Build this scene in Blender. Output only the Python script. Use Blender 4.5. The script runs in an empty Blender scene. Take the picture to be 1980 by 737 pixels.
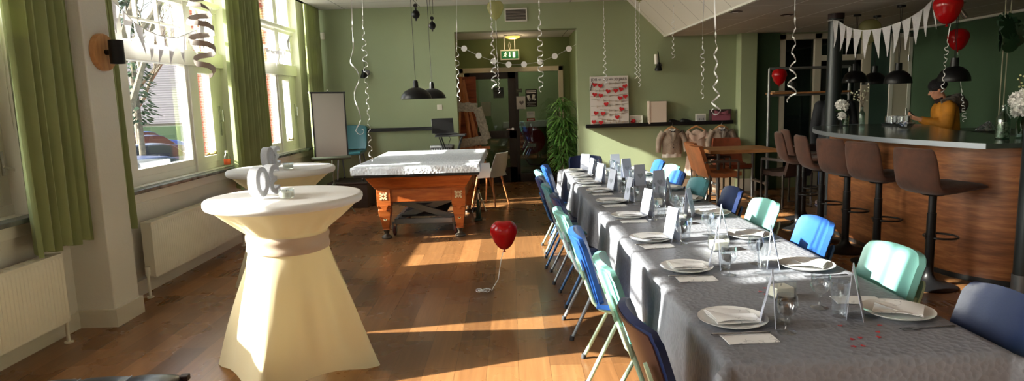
import bpy, bmesh, math, random
from mathutils import Vector, Matrix, noise
from math import sin, cos, pi, radians, sqrt
random.seed(7)
SC = bpy.context.scene
COL = SC.collection

# ---------------------------------------------------------------- helpers
def lin(c):
    return tuple(((v/255)/12.92 if v/255 <= .04045 else (((v/255)+.055)/1.055)**2.4) for v in c)

class NT:
    """little node-tree helper"""
    def __init__(s, name):
        s.m = bpy.data.materials.new(name); s.m.use_nodes = True
        s.t = s.m.node_tree; s.t.nodes.clear()
        s.out = s.t.nodes.new('ShaderNodeOutputMaterial')
    def n(s, kind, **kw):
        nd = s.t.nodes.new('ShaderNode'+kind)
        for k, v in kw.items(): setattr(nd, k, v)
        return nd
    def l(s, a, b): s.t.links.new(a, b)
    def coords(s, scale=(1, 1, 1), rot=(0, 0, 0), obj=True):
        tc = s.n('TexCoord'); mp = s.n('Mapping')
        s.l(tc.outputs['Object' if obj else 'Generated'], mp.inputs[0])
        mp.inputs['Scale'].default_value = scale; mp.inputs['Rotation'].default_value = rot
        return mp.outputs[0]
    def world(s, scale=(1, 1, 1), rot=(0, 0, 0)):
        g = s.n('NewGeometry'); mp = s.n('Mapping'); s.l(g.outputs['Position'], mp.inputs[0])
        mp.inputs['Scale'].default_value = scale; mp.inputs['Rotation'].default_value = rot
        return mp.outputs[0]
    def noise(s, vec, scale=5, detail=3, rough=.5):
        nd = s.n('TexNoise'); nd.inputs['Scale'].default_value = scale; nd.inputs['Detail'].default_value = detail
        nd.inputs['Roughness'].default_value = rough
        if vec is not None: s.l(vec, nd.inputs['Vector'])
        return nd.outputs['Fac']
    def ramp(s, fac, stops):
        r = s.n('ValToRGB'); s.l(fac, r.inputs[0]); e = r.color_ramp.elements
        while len(e) < len(stops): e.new(.5)
        for i, (p, c) in enumerate(stops): e[i].position = p; e[i].color = (*lin(c), 1)
        return r.outputs[0]
    def mix(s, fac, a, b, mode='MIX'):
        m = s.n('Mix', data_type='RGBA', blend_type=mode)
        for inp, v in ((m.inputs[0], fac), (m.inputs[6], a), (m.inputs[7], b)):
            if hasattr(v, 'links'): s.l(v, inp)
            elif isinstance(v, (int, float)): inp.default_value = v
            else: inp.default_value = (*lin(v), 1)
        return m.outputs[2]
    def math(s, op, a, b=None):
        m = s.n('Math', operation=op)
        for i, v in enumerate((a, b)):
            if v is None: continue
            if hasattr(v, 'links'): s.l(v, m.inputs[i])
            else: m.inputs[i].default_value = v
        return m.outputs[0]
    def bsdf(s, color=None, rough=.5, metal=0, bump=None, bstr=.2, bdist=.01, spec=None, sub=None, sheen=None, coat=None, trans=None):
        b = s.n('BsdfPrincipled')
        if color is not None:
            if hasattr(color, 'links'): s.l(color, b.inputs['Base Color'])
            else: b.inputs['Base Color'].default_value = (*lin(color), 1)
        if hasattr(rough, 'links'): s.l(rough, b.inputs['Roughness'])
        else: b.inputs['Roughness'].default_value = rough
        b.inputs['Metallic'].default_value = metal
        if spec is not None: b.inputs['Specular IOR Level'].default_value = spec
        if sheen: b.inputs['Sheen Weight'].default_value = sheen
        if coat: b.inputs['Coat Weight'].default_value = coat
        if trans: b.inputs['Transmission Weight'].default_value = trans
        if bump is not None:
            bp = s.n('Bump'); bp.inputs['Strength'].default_value = bstr; bp.inputs['Distance'].default_value = bdist
            s.l(bump, bp.inputs['Height']); s.l(bp.outputs[0], b.inputs['Normal'])
        s.l(b.outputs[0], s.out.inputs[0])
        return b

MC = {}
def plain(name, color, rough=.5, metal=0, bumpscale=0, bstr=.15, var=.0, **kw):
    """a simple procedural material: base colour with faint noise variation and bump"""
    if name in MC: return MC[name]
    t = NT(name); v = t.coords()
    c = color
    if var:
        f = t.noise(v, 9, 3)
        lo = tuple(max(0, x*(1-var)) for x in color); hi = tuple(min(255, x*(1+var)) for x in color)
        c = t.ramp(f, [(.3, lo), (.7, hi)])
    bp = t.noise(v, bumpscale, 2) if bumpscale else None
    t.bsdf(c, rough, metal, bp, bstr, **kw)
    MC[name] = t.m
    return t.m

def glassy(name, tint=(255, 255, 255), gloss=.12, rough=.02, edge=.75):
    """thin clear glass: see-through with a fresnel reflection"""
    if name in MC: return MC[name]
    t = NT(name)
    tr = t.n('BsdfTransparent'); tr.inputs[0].default_value = (*lin(tint), 1)
    gl = t.n('BsdfGlossy'); gl.inputs['Roughness'].default_value = rough; gl.inputs[0].default_value = (1, 1, 1, 1)
    lw = t.n('LayerWeight'); lw.inputs[0].default_value = .35
    f = t.math('MULTIPLY', t.math('POWER', lw.outputs['Facing'], 2.2), edge)
    f = t.math('ADD', f, gloss)
    mx = t.n('MixShader'); t.l(f, mx.inputs[0]); t.l(tr.outputs[0], mx.inputs[1]); t.l(gl.outputs[0], mx.inputs[2])
    t.l(mx.outputs[0], t.out.inputs[0]); MC[name] = t.m
    return t.m

def translucent(name, color, amount=.4, rough=.8, bump=60, bstr=.1):
    if name in MC: return MC[name]
    t = NT(name); v = t.coords()
    b = t.bsdf(color, rough, 0, t.noise(v, bump, 2), bstr, .002)
    tl = t.n('BsdfTranslucent'); tl.inputs[0].default_value = (*lin(color), 1)
    mx = t.n('MixShader'); mx.inputs[0].default_value = amount
    t.l(b.outputs[0], mx.inputs[1]); t.l(tl.outputs[0], mx.inputs[2]); t.l(mx.outputs[0], t.out.inputs[0])
    MC[name] = t.m
    return t.m

def frame_of(d):
    d = d.normalized(); a = Vector((0, 0, 1)) if abs(d.z) < .9 else Vector((1, 0, 0))
    u = d.cross(a).normalized(); return u, d.cross(u).normalized()

class M:
    """mesh collector: shapes are added in the thing's own coordinates"""
    def __init__(s): s.v = []; s.f = []; s.sm = []
    def add(s, vs, fs, smooth=False):
        o = len(s.v); s.v += [tuple(v) for v in vs]; s.f += [tuple(i+o for i in f) for f in fs]; s.sm += [smooth]*len(fs)
        return s
    def box(s, a, b, mat=None):
        x0, y0, z0 = a; x1, y1, z1 = b
        vs = [Vector(p) for p in ((x0,y0,z0),(x1,y0,z0),(x1,y1,z0),(x0,y1,z0),(x0,y0,z1),(x1,y0,z1),(x1,y1,z1),(x0,y1,z1))]
        if mat is not None: vs = [mat @ v for v in vs]
        return s.add(vs, [(0,3,2,1),(4,5,6,7),(0,1,5,4),(1,2,6,5),(2,3,7,6),(3,0,4,7)])
    def cbox(s, c, d, rz=0, rx=0, ry=0):
        m = Matrix.Translation(c) @ Matrix.Rotation(rz, 4, 'Z') @ Matrix.Rotation(ry, 4, 'Y') @ Matrix.Rotation(rx, 4, 'X')
        return s.box((-d[0]/2, -d[1]/2, -d[2]/2), (d[0]/2, d[1]/2, d[2]/2), m)
    def bar(s, p, q, w, h=None, up=(0, 0, 1)):
        """rectangular bar from p to q, w across, h in the 'up' sense"""
        h = h or w; p = Vector(p); q = Vector(q); d = (q-p).normalized(); up = Vector(up)
        u = d.cross(up)
        if u.length < 1e-4: u = d.cross(Vector((0, 1, 0)))
        u.normalize(); n = u.cross(d).normalized(); vs = []
        for c in (p, q):
            for a, b in ((-1,-1),(1,-1),(1,1),(-1,1)): vs.append(c + u*a*w/2 + n*b*h/2)
        return s.add(vs, [(0,1,2,3),(7,6,5,4),(0,4,5,1),(1,5,6,2),(2,6,7,3),(3,7,4,0)])
    def tube(s, pts, r, n=8, caps=True, closed=False):
        pts = [Vector(p) for p in pts]; k = len(pts); rr = r if isinstance(r, (list, tuple)) else [r]*k
        vs = []; u = None
        for i in range(k):
            a = pts[i-1] if (i or closed) else pts[0]; b = pts[(i+1) % k] if (i < k-1 or closed) else pts[-1]
            d = (b-a)
            if d.length < 1e-9: d = Vector((0, 0, 1))
            d.normalize()
            if u is None: u, w = frame_of(d)
            else:
                u = (u - d*u.dot(d))
                if u.length < 1e-6: u, w = frame_of(d)
                u.normalize(); w = d.cross(u)
            for j in range(n):
                t = 2*pi*j/n; vs.append(pts[i] + (u*cos(t) + w*sin(t))*rr[i])
        fs = []
        for i in range(k if closed else k-1):
            for j in range(n):
                a = i*n+j; b = i*n+(j+1) % n; c = ((i+1) % k)*n
                fs.append((a, b, c+(j+1) % n, c+j))
        if caps and not closed: fs += [tuple(range(n-1, -1, -1)), tuple((k-1)*n+j for j in range(n))]
        return s.add(vs, fs, True)
    def cyl(s, p, q, r, r2=None, n=20): return s.tube([p, q], [r, r if r2 is None else r2], n)
    def lathe(s, prof, c=(0, 0, 0), n=24, mat=None, close=True):
        """prof: list of (radius, z)"""
        vs = []; fs = []; k = len(prof)
        for (r, z) in prof:
            for j in range(n):
                t = 2*pi*j/n; v = Vector((r*cos(t), r*sin(t), z))
                vs.append((mat @ v if mat is not None else v) + Vector(c))
        for i in range(k-1):
            for j in range(n): fs.append((i*n+j, i*n+(j+1) % n, (i+1)*n+(j+1) % n, (i+1)*n+j))
        if close:
            if prof[0][0] > 1e-5: fs.append(tuple(range(n-1, -1, -1)))
            if prof[-1][0] > 1e-5: fs.append(tuple((k-1)*n+j for j in range(n)))
        return s.add(vs, fs, True)
    def sphere(s, c, r, n=16, m=10, mat=None):
        r = r if isinstance(r, (tuple, list)) else (r, r, r); vs = []; fs = []
        for i in range(m+1):
            a = pi*i/m
            for j in range(n):
                t = 2*pi*j/n; v = Vector((r[0]*sin(a)*cos(t), r[1]*sin(a)*sin(t), -r[2]*cos(a)))
                vs.append((mat @ v if mat is not None else v) + Vector(c))
        for i in range(m):
            for j in range(n): fs.append((i*n+j, i*n+(j+1) % n, (i+1)*n+(j+1) % n, (i+1)*n+j))
        return s.add(vs, fs, True)
    def prism(s, outline, depth, mat=None, smooth=False):
        """outline in XY (counter-clockwise), extruded 0..depth along Z, then mat"""
        k = len(outline)
        vs = [Vector((x, y, 0)) for x, y in outline] + [Vector((x, y, depth)) for x, y in outline]
        if mat is not None: vs = [mat @ v for v in vs]
        fs = [tuple(range(k-1, -1, -1)), tuple(range(k, 2*k))]
        fs += [(i, (i+1) % k, k+(i+1) % k, k+i) for i in range(k)]
        return s.add(vs, fs, smooth)
    def grid(s, fn, nu, nv, smooth=True, wrapu=False):
        vs = [fn(i/(nu if wrapu else nu), j/nv) for j in range(nv+1) for i in range(nu if wrapu else nu+1)]
        w = nu if wrapu else nu+1; fs = []
        for j in range(nv):
            for i in range(nu):
                fs.append((j*w+i, j*w+(i+1) % w, (j+1)*w+(i+1) % w, (j+1)*w+i))
        return s.add(vs, fs, smooth)
    def slab(s, fn, nu, nv, th, smooth=True):
        """a curved sheet with real thickness: fn(u,v)->point ; th along the numeric normal"""
        P = [[Vector(fn(i/nu, j/nv)) for i in range(nu+1)] for j in range(nv+1)]
        top = []; bot = []
        for j in range(nv+1):
            for i in range(nu+1):
                du = P[j][min(i+1, nu)]-P[j][max(i-1, 0)]; dv = P[min(j+1, nv)][i]-P[max(j-1, 0)][i]
                n = du.cross(dv)
                n = n.normalized() if n.length > 1e-12 else Vector((0, 0, 1))
                top.append(P[j][i]+n*th/2); bot.append(P[j][i]-n*th/2)
        w = nu+1; o = len(top); fs = []
        for j in range(nv):
            for i in range(nu):
                a, b, c, d = j*w+i, j*w+i+1, (j+1)*w+i+1, (j+1)*w+i
                fs.append((a, b, c, d)); fs.append((o+d, o+c, o+b, o+a))
        for i in range(nu):
            fs.append((o+i, o+i+1, i+1, i)); a = nv*w+i; fs.append((a, a+1, o+a+1, o+a))
        for j in range(nv):
            a = j*w; fs.append((a, a+w, o+a+w, o+a)); b = a+nu; fs.append((o+b, o+b+w, b+w, b))
        return s.add(top+bot, fs, smooth)
    def xf(s, mat, start=0):
        s.v = s.v[:start] + [tuple(mat @ Vector(v)) for v in s.v[start:]]; return s
    def build(s, name, mat, parent=None, bevel=0, bseg=2, sub=0, loc=None, rz=0, sharp=40, thick=0):
        me = bpy.data.meshes.new(name); me.from_pydata(s.v, [], s.f); me.update()
        for p, q in zip(me.polygons, s.sm): p.use_smooth = q or bevel > 0
        bm = bmesh.new(); bm.from_mesh(me); bmesh.ops.recalc_face_normals(bm, faces=bm.faces)
        for e in bm.edges:
            if len(e.link_faces) == 2 and e.calc_face_angle(0) > radians(sharp): e.smooth = False
        bm.to_mesh(me); bm.free()
        me.materials.append(mat)
        o = bpy.data.objects.new(name, me); COL.objects.link(o)
        if parent is not None: o.parent = parent
        if loc is not None: o.location = loc
        if rz: o.rotation_euler.z = rz
        if thick:
            md = o.modifiers.new('thickness', 'SOLIDIFY'); md.thickness = thick
        if bevel:
            md = o.modifiers.new('bevel', 'BEVEL'); md.width = bevel; md.segments = bseg; md.limit_method = 'ANGLE'; md.angle_limit = radians(30); md.harden_normals = False
            for e in me.edges: e.use_edge_sharp = False
            for p in me.polygons: p.use_smooth = True
            md2 = o.modifiers.new('weighted', 'WEIGHTED_NORMAL'); md2.keep_sharp = True
        if sub:
            md = o.modifiers.new('subdivision', 'SUBSURF'); md.levels = sub; md.render_levels = sub
        return o

def tag(o, label=None, cat=None, group=None, kind=None):
    if label: o['label'] = label
    if cat: o['category'] = cat
    if group: o['group'] = group
    if kind: o['kind'] = kind
    return o
def thing(name, label, cat, loc=(0, 0, 0), rz=0, group=None):
    o = bpy.data.objects.new(name, None); COL.objects.link(o); o.location = loc; o.rotation_euler.z = rz
    o.empty_display_size = .05
    return tag(o, label, cat, group)
def struct(o): o['kind'] = 'structure'; return o
def copytree(o, parent=None):
    c = o.copy(); COL.objects.link(c)
    if parent is not None:
        c.parent = parent
    for ch in [x for x in o.children]: copytree(ch, c)
    return c
def place(proto, used, loc, rz=0, label=None, group=None):
    """first call uses the prototype itself, later calls copy it with its parts"""
    o = copytree(proto) if used.get(proto.name) else proto
    used[proto.name] = True
    o.location = loc; o.rotation_euler.z = rz
    if label: o['label'] = label
    if group: o['group'] = group
    return o
USED = {}

def text_mesh(body, size, extrude, mat, name, parent=None, loc=(0, 0, 0), rot=(0, 0, 0), align='CENTER', sx=1, bevel=0):
    cu = bpy.data.curves.new(name, 'FONT'); cu.body = body; cu.size = size; cu.extrude = extrude
    cu.align_x = align; cu.align_y = 'CENTER'; cu.resolution_u = 4; cu.bevel_depth = bevel
    tmp = bpy.data.objects.new('tmp', cu); COL.objects.link(tmp)
    dg = bpy.context.evaluated_depsgraph_get(); dg.update()
    me = bpy.data.meshes.new_from_object(tmp.evaluated_get(dg)); me.name = name
    bpy.data.objects.remove(tmp); bpy.data.curves.remove(cu)
    me.materials.clear(); me.materials.append(mat)
    o = bpy.data.objects.new(name, me); COL.objects.link(o)
    if parent is not None: o.parent = parent
    o.location = loc; o.rotation_euler = rot; o.scale = (sx, 1, 1)
    return o

def heart_outline(w, n=28):
    pts = []
    for i in range(n):
        t = 2*pi*i/n; x = 16*sin(t)**3; y = 13*cos(t)-5*cos(2*t)-2*cos(3*t)-cos(4*t)
        pts.append((x*w/32, y*w/32))
    return pts[::-1]

# ---------------------------------------------------------------- materials
def wood_floor():
    t = NT('oak_laminate'); v = t.world()
    bk = t.n('TexBrick'); mp = t.world(rot=(0, 0, pi/2)); t.l(mp, bk.inputs[0])
    bk.inputs['Scale'].default_value = 1; bk.inputs['Brick Width'].default_value = 1.25; bk.inputs['Row Height'].default_value = .19
    bk.inputs['Mortar Size'].default_value = .0016; bk.offset = .37; bk.inputs['Bias'].default_value = 0
    bk.inputs['Color1'].default_value = (0, 0, 0, 1); bk.inputs['Color2'].default_value = (1, 1, 1, 1); bk.inputs['Mortar'].default_value = (.5, .5, .5, 1)
    g1 = t.noise(t.world(scale=(14, .7, 1)), 2.6, 5, .6)
    g2 = t.noise(t.world(scale=(2.2, .35, 1)), 2.2, 3, .5)
    wood = t.ramp(g1, [(.25, (138, 96, 60)), (.5, (152, 108, 68)), (.75, (166, 120, 77))])
    plank = t.ramp(bk.outputs[0], [(0, (168, 160, 154)), (.5, (214, 208, 204)), (1, (255, 250, 245))])
    c = t.mix(.8, wood, plank, 'MULTIPLY')
    c = t.mix(t.math('MULTIPLY', g2, .14), c, (112, 70, 42))
    c = t.mix(t.math('MULTIPLY', bk.outputs['Fac'], .55), c, (60, 38, 24))
    rg = t.math('ADD', t.math('MULTIPLY', t.noise(v, 2.5, 3), .16), .2)
    t.bsdf(c, rg, 0, g1, .03, .002, spec=.5)
    return t.m
def plaster(name, c, bs=90, st=.25):
    t = NT(name); v = t.world()
    f = t.noise(v, 1.3, 3); lo = tuple(x*.965 for x in c)
    t.bsdf(t.ramp(f, [(.3, lo), (.7, c)]), .82, 0, t.noise(v, bs, 3, .7), st, .004)
    return t.m
def ceiling_mat(name, sx, sy, ox, oy, tile, line, lw=.012):
    t = NT(name); g = t.n('NewGeometry'); sp = t.n('SeparateXYZ'); t.l(g.outputs['Position'], sp.inputs[0])
    def ln(comp, size, off, w):
        a = t.math('FRACT', t.math('DIVIDE', t.math('ADD', comp, off), size))
        b = t.math('ABSOLUTE', t.math('SUBTRACT', a, .5))
        return t.math('GREATER_THAN', b, .5-w/size/2)
    f = t.math('MAXIMUM', ln(sp.outputs[0], sx, ox, lw), ln(sp.outputs[1], sy, oy, lw*.7))
    sp2 = t.noise(t.world(), 160, 2)
    base = t.mix(t.math('MULTIPLY', t.math('GREATER_THAN', sp2, .63), .25), tile, (170, 168, 160))
    t.bsdf(t.mix(f, base, line), .9, 0, t.noise(t.world(), 120, 2), .1, .002)
    return t.m
def wood_mat(name, dark, mid, light, scale=(1, 8, 8), rough=.4, ns=3, bs=.05):
    t = NT(name); v = t.coords(scale=scale)
    f = t.noise(v, ns, 5, .6)
    t.bsdf(t.ramp(f, [(.3, dark), (.5, mid), (.72, light)]), rough, 0, f, bs, .003)
    return t.m
def bar_panel_mat():
    t = NT('bar_walnut_planks'); v = t.world()
    bk = t.n('TexBrick'); g = t.n('NewGeometry'); sp = t.n('SeparateXYZ'); cb = t.n('CombineXYZ')
    t.l(g.outputs['Position'], sp.inputs[0]); t.l(sp.outputs[1], cb.inputs[0]); t.l(sp.outputs[2], cb.inputs[1])
    t.l(cb.outputs[0], bk.inputs[0]); bk.inputs['Scale'].default_value = 1
    bk.inputs['Brick Width'].default_value = .62; bk.inputs['Row Height'].default_value = .12; bk.inputs['Mortar Size'].default_value = 0
    bk.inputs['Color1'].default_value = (0, 0, 0, 1); bk.inputs['Color2'].default_value = (1, 1, 1, 1)
    f = t.noise(t.world(scale=(1, 1.4, 11)), 3, 5, .62)
    wood = t.ramp(f, [(.3, (112, 66, 36)), (.5, (144, 90, 52)), (.72, (174, 118, 72))])
    c = t.mix(.55, wood, t.ramp(bk.outputs[0], [(0, (165, 140, 125)), (1, (255, 245, 235))]), 'MULTIPLY')
    c = t.mix(t.math('MULTIPLY', t.math('GREATER_THAN', t.noise(t.world(scale=(1, 1, 3)), 4.3, 3), .66), .35), c, (86, 48, 28))
    t.bsdf(c, .38, 0, f, .04, .003)
    return t.m

FLOOR = wood_floor()
WHITE_WALL = plaster('white_plaster', (226, 222, 212), 45, .5)
GREEN_WALL = plaster('green_wall_paint', (162, 173, 136), 70, .35)
DARK_GREEN = plaster('darkened_green_wall', (62, 88, 62), 70, .25)
TEAL_WALL = plaster('dark_teal_wall_paint', (54, 78, 68), 70, .2)
CEIL = ceiling_mat('ceiling_tiles', 1.2, .6, .2, .1, (222, 218, 208), (120, 116, 108))
CEIL_BAR = ceiling_mat('low_ceiling_tiles', .63, 1.26, .04, .3, (196, 188, 176), (248, 246, 240), .018)
WPAINT = plain('white_gloss_paint', (232, 230, 220), .35, 0, 12, .04)
CREAM = plain('cream_radiator_enamel', (226, 221, 205), .4, 0, 20, .04)
CURT = None
def curtain_mat():
    t = NT('green_curtain_cloth'); v = t.coords()
    c = t.ramp(t.noise(v, 3, 3), [(.3, (148, 158, 106)), (.7, (162, 172, 116))])
    b = t.bsdf(c, .9, 0, t.noise(t.coords(scale=(1, 1, 1)), 260, 2), .12, .002, sheen=.2)
    tl = t.n('BsdfTranslucent'); tl.inputs[0].default_value = (*lin((150, 154, 100)), 1)
    mx = t.n('MixShader'); mx.inputs[0].default_value = .2
    t.l(b.outputs[0], mx.inputs[1]); t.l(tl.outputs[0], mx.inputs[2]); t.l(mx.outputs[0], t.out.inputs[0])
    return t.m
CURT = curtain_mat()
STONE = plain('dark_slate_sill', (84, 88, 84), .25, 0, 8, .05, .35)
PANE = glassy('window_pane', (250, 253, 252), .04, .0, .5)
DARKPANE = glassy('dark_door_glass', (176, 184, 178), .03, .0, .4)
CLEAR = glassy('clear_drinking_glass', (250, 252, 253), .07, .03, 1.0)
BLACK = plain('black_metal', (20, 20, 22), .4, .3, 30, .03)
BLACKP = plain('black_plastic', (24, 24, 26), .5)
CHROME = plain('chrome', (200, 200, 200), .2, 1)
WHITE = plain('white_paper', (238, 236, 232), .7, 0, 40, .03)
SKY_STRENGTH, SUN_ENERGY, EXPOSURE = .78, 21.0, .62
# ---------------------------------------------------------------- the room
BW = 10.715           # inner face of back wall
ZC, ZL = 3.10, 2.515  # main ceiling, low ceiling over the bar
struct(M().box((-3.6, -4.2, -.12), (6.9, 14.4, 0)).build('floor', FLOOR))
# left wall with its window bays
BAYS = [-4.15, -1.55, 1.96, 5.35, 8.0]; BAYW = 2.4; Z0, Z1 = .93, 3.4
lw = M(); ys = [-4.3]
for b in BAYS:
    lw.box((-3.58, ys[-1], 0), (-3.28, b, 3.5)); lw.box((-3.58, b, 0), (-3.28, b+BAYW, Z0)); lw.box((-3.58, b, Z1), (-3.28, b+BAYW, 3.5)); ys.append(b+BAYW)
lw.box((-3.58, ys[-1], 0), (-3.28, BW, 3.5))
struct(lw.build('wall_left', WHITE_WALL))
struct(M().box((-3.3, 4.71, 0), (-3.0, 5.03, 3.5)).build('wall_pier', WHITE_WALL, bevel=.012))
# back wall: doorway on the left, glazed partition on the right
bw = M(); T = .25
bw.box((-3.58, BW, 0), (-.87, BW+T, 3.5)).box((-.87, BW, 2.69), (1.10, BW+T, 3.5)).box((1.10, BW, 0), (4.36, BW+T, 3.5))
bw.box((4.36, BW, 2.49), (5.84, BW+T, 3.5)).box((4.36, BW, 0), (5.0, BW+T, .25))
struct(bw.build('wall_back', GREEN_WALL))
struct(M().box((3.67, 10.5, 0), (3.93, BW+.05, 2.6)).build('wall_pilaster', GREEN_WALL, bevel=.01))
dg_ = M().box((3.93, BW-.03, 0), (4.36, BW, 2.6))
struct(dg_.build('wall_dark_strip', DARK_GREEN))  # green wall lying unlit here, its shade put into the darker colour
struct(M().box((5.84, BW-.02, 0), (6.62, BW+T, 2.6)).build('wall_teal', TEAL_WALL))
struct(M().box((6.5, -4.2, 0), (6.75, BW, 2.6)).build('wall_right', DARK_GREEN))
struct(M().box((-3.58, -4.3, 0), (6.7, -4.1, 3.5)).build('wall_rear', WHITE_WALL))
# ceilings
struct(M().box((-3.05, -4.2, ZC), (1.907, BW+.1, ZC+.08)).box((-3.05, -4.2, ZC), (-2.99, BW, 3.5)).box((-3.6, -4.2, 3.42), (-3.05, BW, 3.5)).build('ceiling', CEIL))
boards = None
def slope_boards():
    t = NT('sloped_ceiling_boards'); g = t.n('NewGeometry'); sp = t.n('SeparateXYZ'); t.l(g.outputs['Position'], sp.inputs[0])
    a = t.math('FRACT', t.math('DIVIDE', sp.outputs[1], .62)); f = t.math('GREATER_THAN', t.math('ABSOLUTE', t.math('SUBTRACT', a, .5)), .49)
    t.bsdf(t.mix(f, (226, 220, 208), (150, 144, 134)), .7, 0, t.noise(t.world(), 60, 2), .05, .002); return t.m
sl = M(); a = math.atan2(ZC-ZL, .595)
sl.add([(1.907, -4.2, ZC), (2.502, -4.2, ZL), (2.502, BW+.05, ZL), (1.907, BW+.05, ZC), (1.907, -4.2, ZC+.1), (2.6, -4.2, ZL+.1), (2.6, BW+.05, ZL+.1), (1.907, BW+.05, ZC+.1)],
       [(0,1,2,3),(7,6,5,4),(0,4,5,1),(1,5,6,2),(2,6,7,3),(3,7,4,0)])
struct(sl.build('ceiling_slope', slope_boards()))
struct(M().box((2.49, -4.2, ZL-.012), (2.53, BW, ZL+.02)).build('trim_1', WPAINT))
struct(M().box((2.5, -4.2, ZL), (6.7, BW+.1, ZL+.08)).build('ceiling_low', CEIL_BAR))
struct(M().box((6.44, -4.2, ZL-.03), (6.5, BW, ZL)).build('trim_2', WPAINT))
# skirting boards
SK = plain('cream_skirting_paint', (214, 208, 192), .45)
sk = M()
sk.box((-3.28, -4.1, 0), (-3.262, BW, .13)).box((-3.28, 4.69, 0), (-2.982, 5.05, .135))
struct(sk.build('baseboard_left', SK))
struct(M().box((-3.28, BW-.018, 0), (-.87, BW, .13)).build('baseboard_back_left', SK, bevel=.004))
struct(M().box((1.10, BW-.018, 0), (3.67, BW, .2)).box((3.652, 10.48, 0), (3.948, 10.5, .2)).build('baseboard_back_right', SK, bevel=.004))

def stone_sill(y0):
    return M().box((-3.4, y0-.02, .895), (-3.17, y0+BAYW+.02, .928))
def window(idx, y0):
    X0, X1 = -3.46, -3.38; f = M(); y1 = y0+BAYW
    def post(a, b, z0=Z0, z1=Z1, d=0): f.box((X0, y0+a, z0), (X1+d, y0+b, z1))
    def rail(z0, z1, a=0, b=BAYW, d=0): f.box((X0+.003, y0+a, z0), (X1+d, y0+b, z1))
    post(0, .1); post(BAYW-.1, BAYW); post(.33, .45, d=.03); post(1.58, 1.72, d=.03)
    rail(Z0, 1.0, d=.01); rail(2.05, 2.21, d=.045); rail(2.67, 2.72, d=.02); rail(3.35, 3.4)
    # sash frames
    for a, b in ((.1, .33), (1.72, BAYW-.1)):
        f.box((X0+.01, y0+a, 1.0), (X1+.015, y0+a+.07, 2.05)); f.box((X0+.01, y0+b-.07-(.16 if a > 1 else 0), 1.0), (X1+.015, y0+b, 2.05))
        f.box((X0+.012, y0+a, 1.0), (X1+.013, y0+b, 1.075)); f.box((X0+.012, y0+a, 1.98), (X1+.013, y0+b, 2.05))
    f.box((X0+.01, y0+.45, 1.0), (X1+.012, y0+.5, 2.05)); f.box((X0+.01, y0+1.53, 1.0), (X1+.012, y0+1.58, 2.05)); f.box((X0+.012, y0+.45, 1.0), (X1+.01, y0+1.58, 1.07))
    # glazing bars of the upper lights
    for z0, z1 in ((2.21, 2.67), (2.72, 3.35)):
        zm = (z0+z1)/2
        if z0 < 2.5: rail(zm-.012, zm+.012, d=-.03)
        for a in (.21, .83, 1.2, 2.0): f.box((X0+.012, y0+a-.013, z0), (X1-.03, y0+a+.011, z1))
    w = struct(f.build('window_%d' % idx, WPAINT, bevel=.004))
    M().box((-3.425, y0+.06, 1.0), (-3.421, y1-.06, 3.37)).build('pane', PANE, w)
    M().tube([(-3.33, y0+.06, 2.74), (-3.33, y1-.06, 2.74)], .035, 14).build('roller_blind', WPAINT, w)
    s = stone_sill(y0).build('window_sill', STONE, w, bevel=.006)
    M().box((-3.28, y0-.02, .80), (-3.255, y1+.02, .895)).build('sill_apron', WPAINT, w, bevel=.003)
    # espagnolette handle
    h = M(); yy = y1-.17
    h.box((-3.365, yy-.014, 1.28), (-3.352, yy+.014, 1.62)); h.bar((-3.35, yy, 1.45), (-3.315, yy, 1.45), .016); h.bar((-3.32, yy, 1.44), (-3.32, yy-.0, 1.58), .016, .02)
    h.build('window_handle', CHROME, w, bevel=.002)
    st = M().bar((-3.36, y0+1.8, 1.09), (-3.355, y0+2.05, 1.09), .016); st.cbox((-3.355, y0+1.86, 1.1), (.02, .02, .03)); st.cbox((-3.355, y0+2.02, 1.1), (.02, .02, .03))
    st.build('window_stay', plain('aged_brass', (170, 150, 90), .35, .8), w)
    # sheer inner linings of the reveal
    M().box((-3.38, y0-.0, Z0), (-3.28, y0+.012, Z1)).box((-3.38, y1-.012, Z0), (-3.28, y1, Z1)).build('reveal_lining', WPAINT, w)
    return w
for i, b in enumerate(BAYS[::1]): window([5, 4, 1, 2, 3][i], b)

# curtains -----------------------------------------------------------
def curtain(label, y0, y1, x, zb, folds, amp, seed, taper=.0, group=None):
    rnd = random.Random(seed); ph = [rnd.uniform(0, 6.28) for _ in range(4)]
    m = M(); n = folds*10
    def fn(u, v):
        z = zb+(3.36-zb)*v; k = u*folds*2*pi
        fl = 1-.25*v
        sq = (1-taper*(1-abs(v-.5)*2)) if taper else 1
        yy = (y0+y1)/2+((u-.5)*(y1-y0))*sq+.012*sin(k*.5+ph[2]+v*2)
        return (x+amp*fl*sin(k+.4*sin(k*.37+ph[0])+.35*v*sin(ph[1]+u*5))+.012*sin(u*3+ph[3]+v*3), yy, z-.012*sin(k*.5+ph[0])*(1-v))
    m.slab(fn, n, 12, .005)
    c = m.build('curtain', CURT); tag(c, label, 'curtain', group)
    return c
curtain('wide green curtain hanging between the nearest window and the white pier', 4.13, 4.69, -3.1, .68, 6, .042, 3)
curtain('narrow green curtain gathered just behind the white pier', 5.15, 5.33, -3.13, .65, 2, .028, 5)
curtain('heavy olive green curtain between the middle and the far window', 7.33, 8.34, -3.1, .68, 11, .05, 8)
curtain('green curtain in the far left corner by the projection screen', 9.98, 10.62, -3.02, .5, 8, .04, 11)

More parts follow.
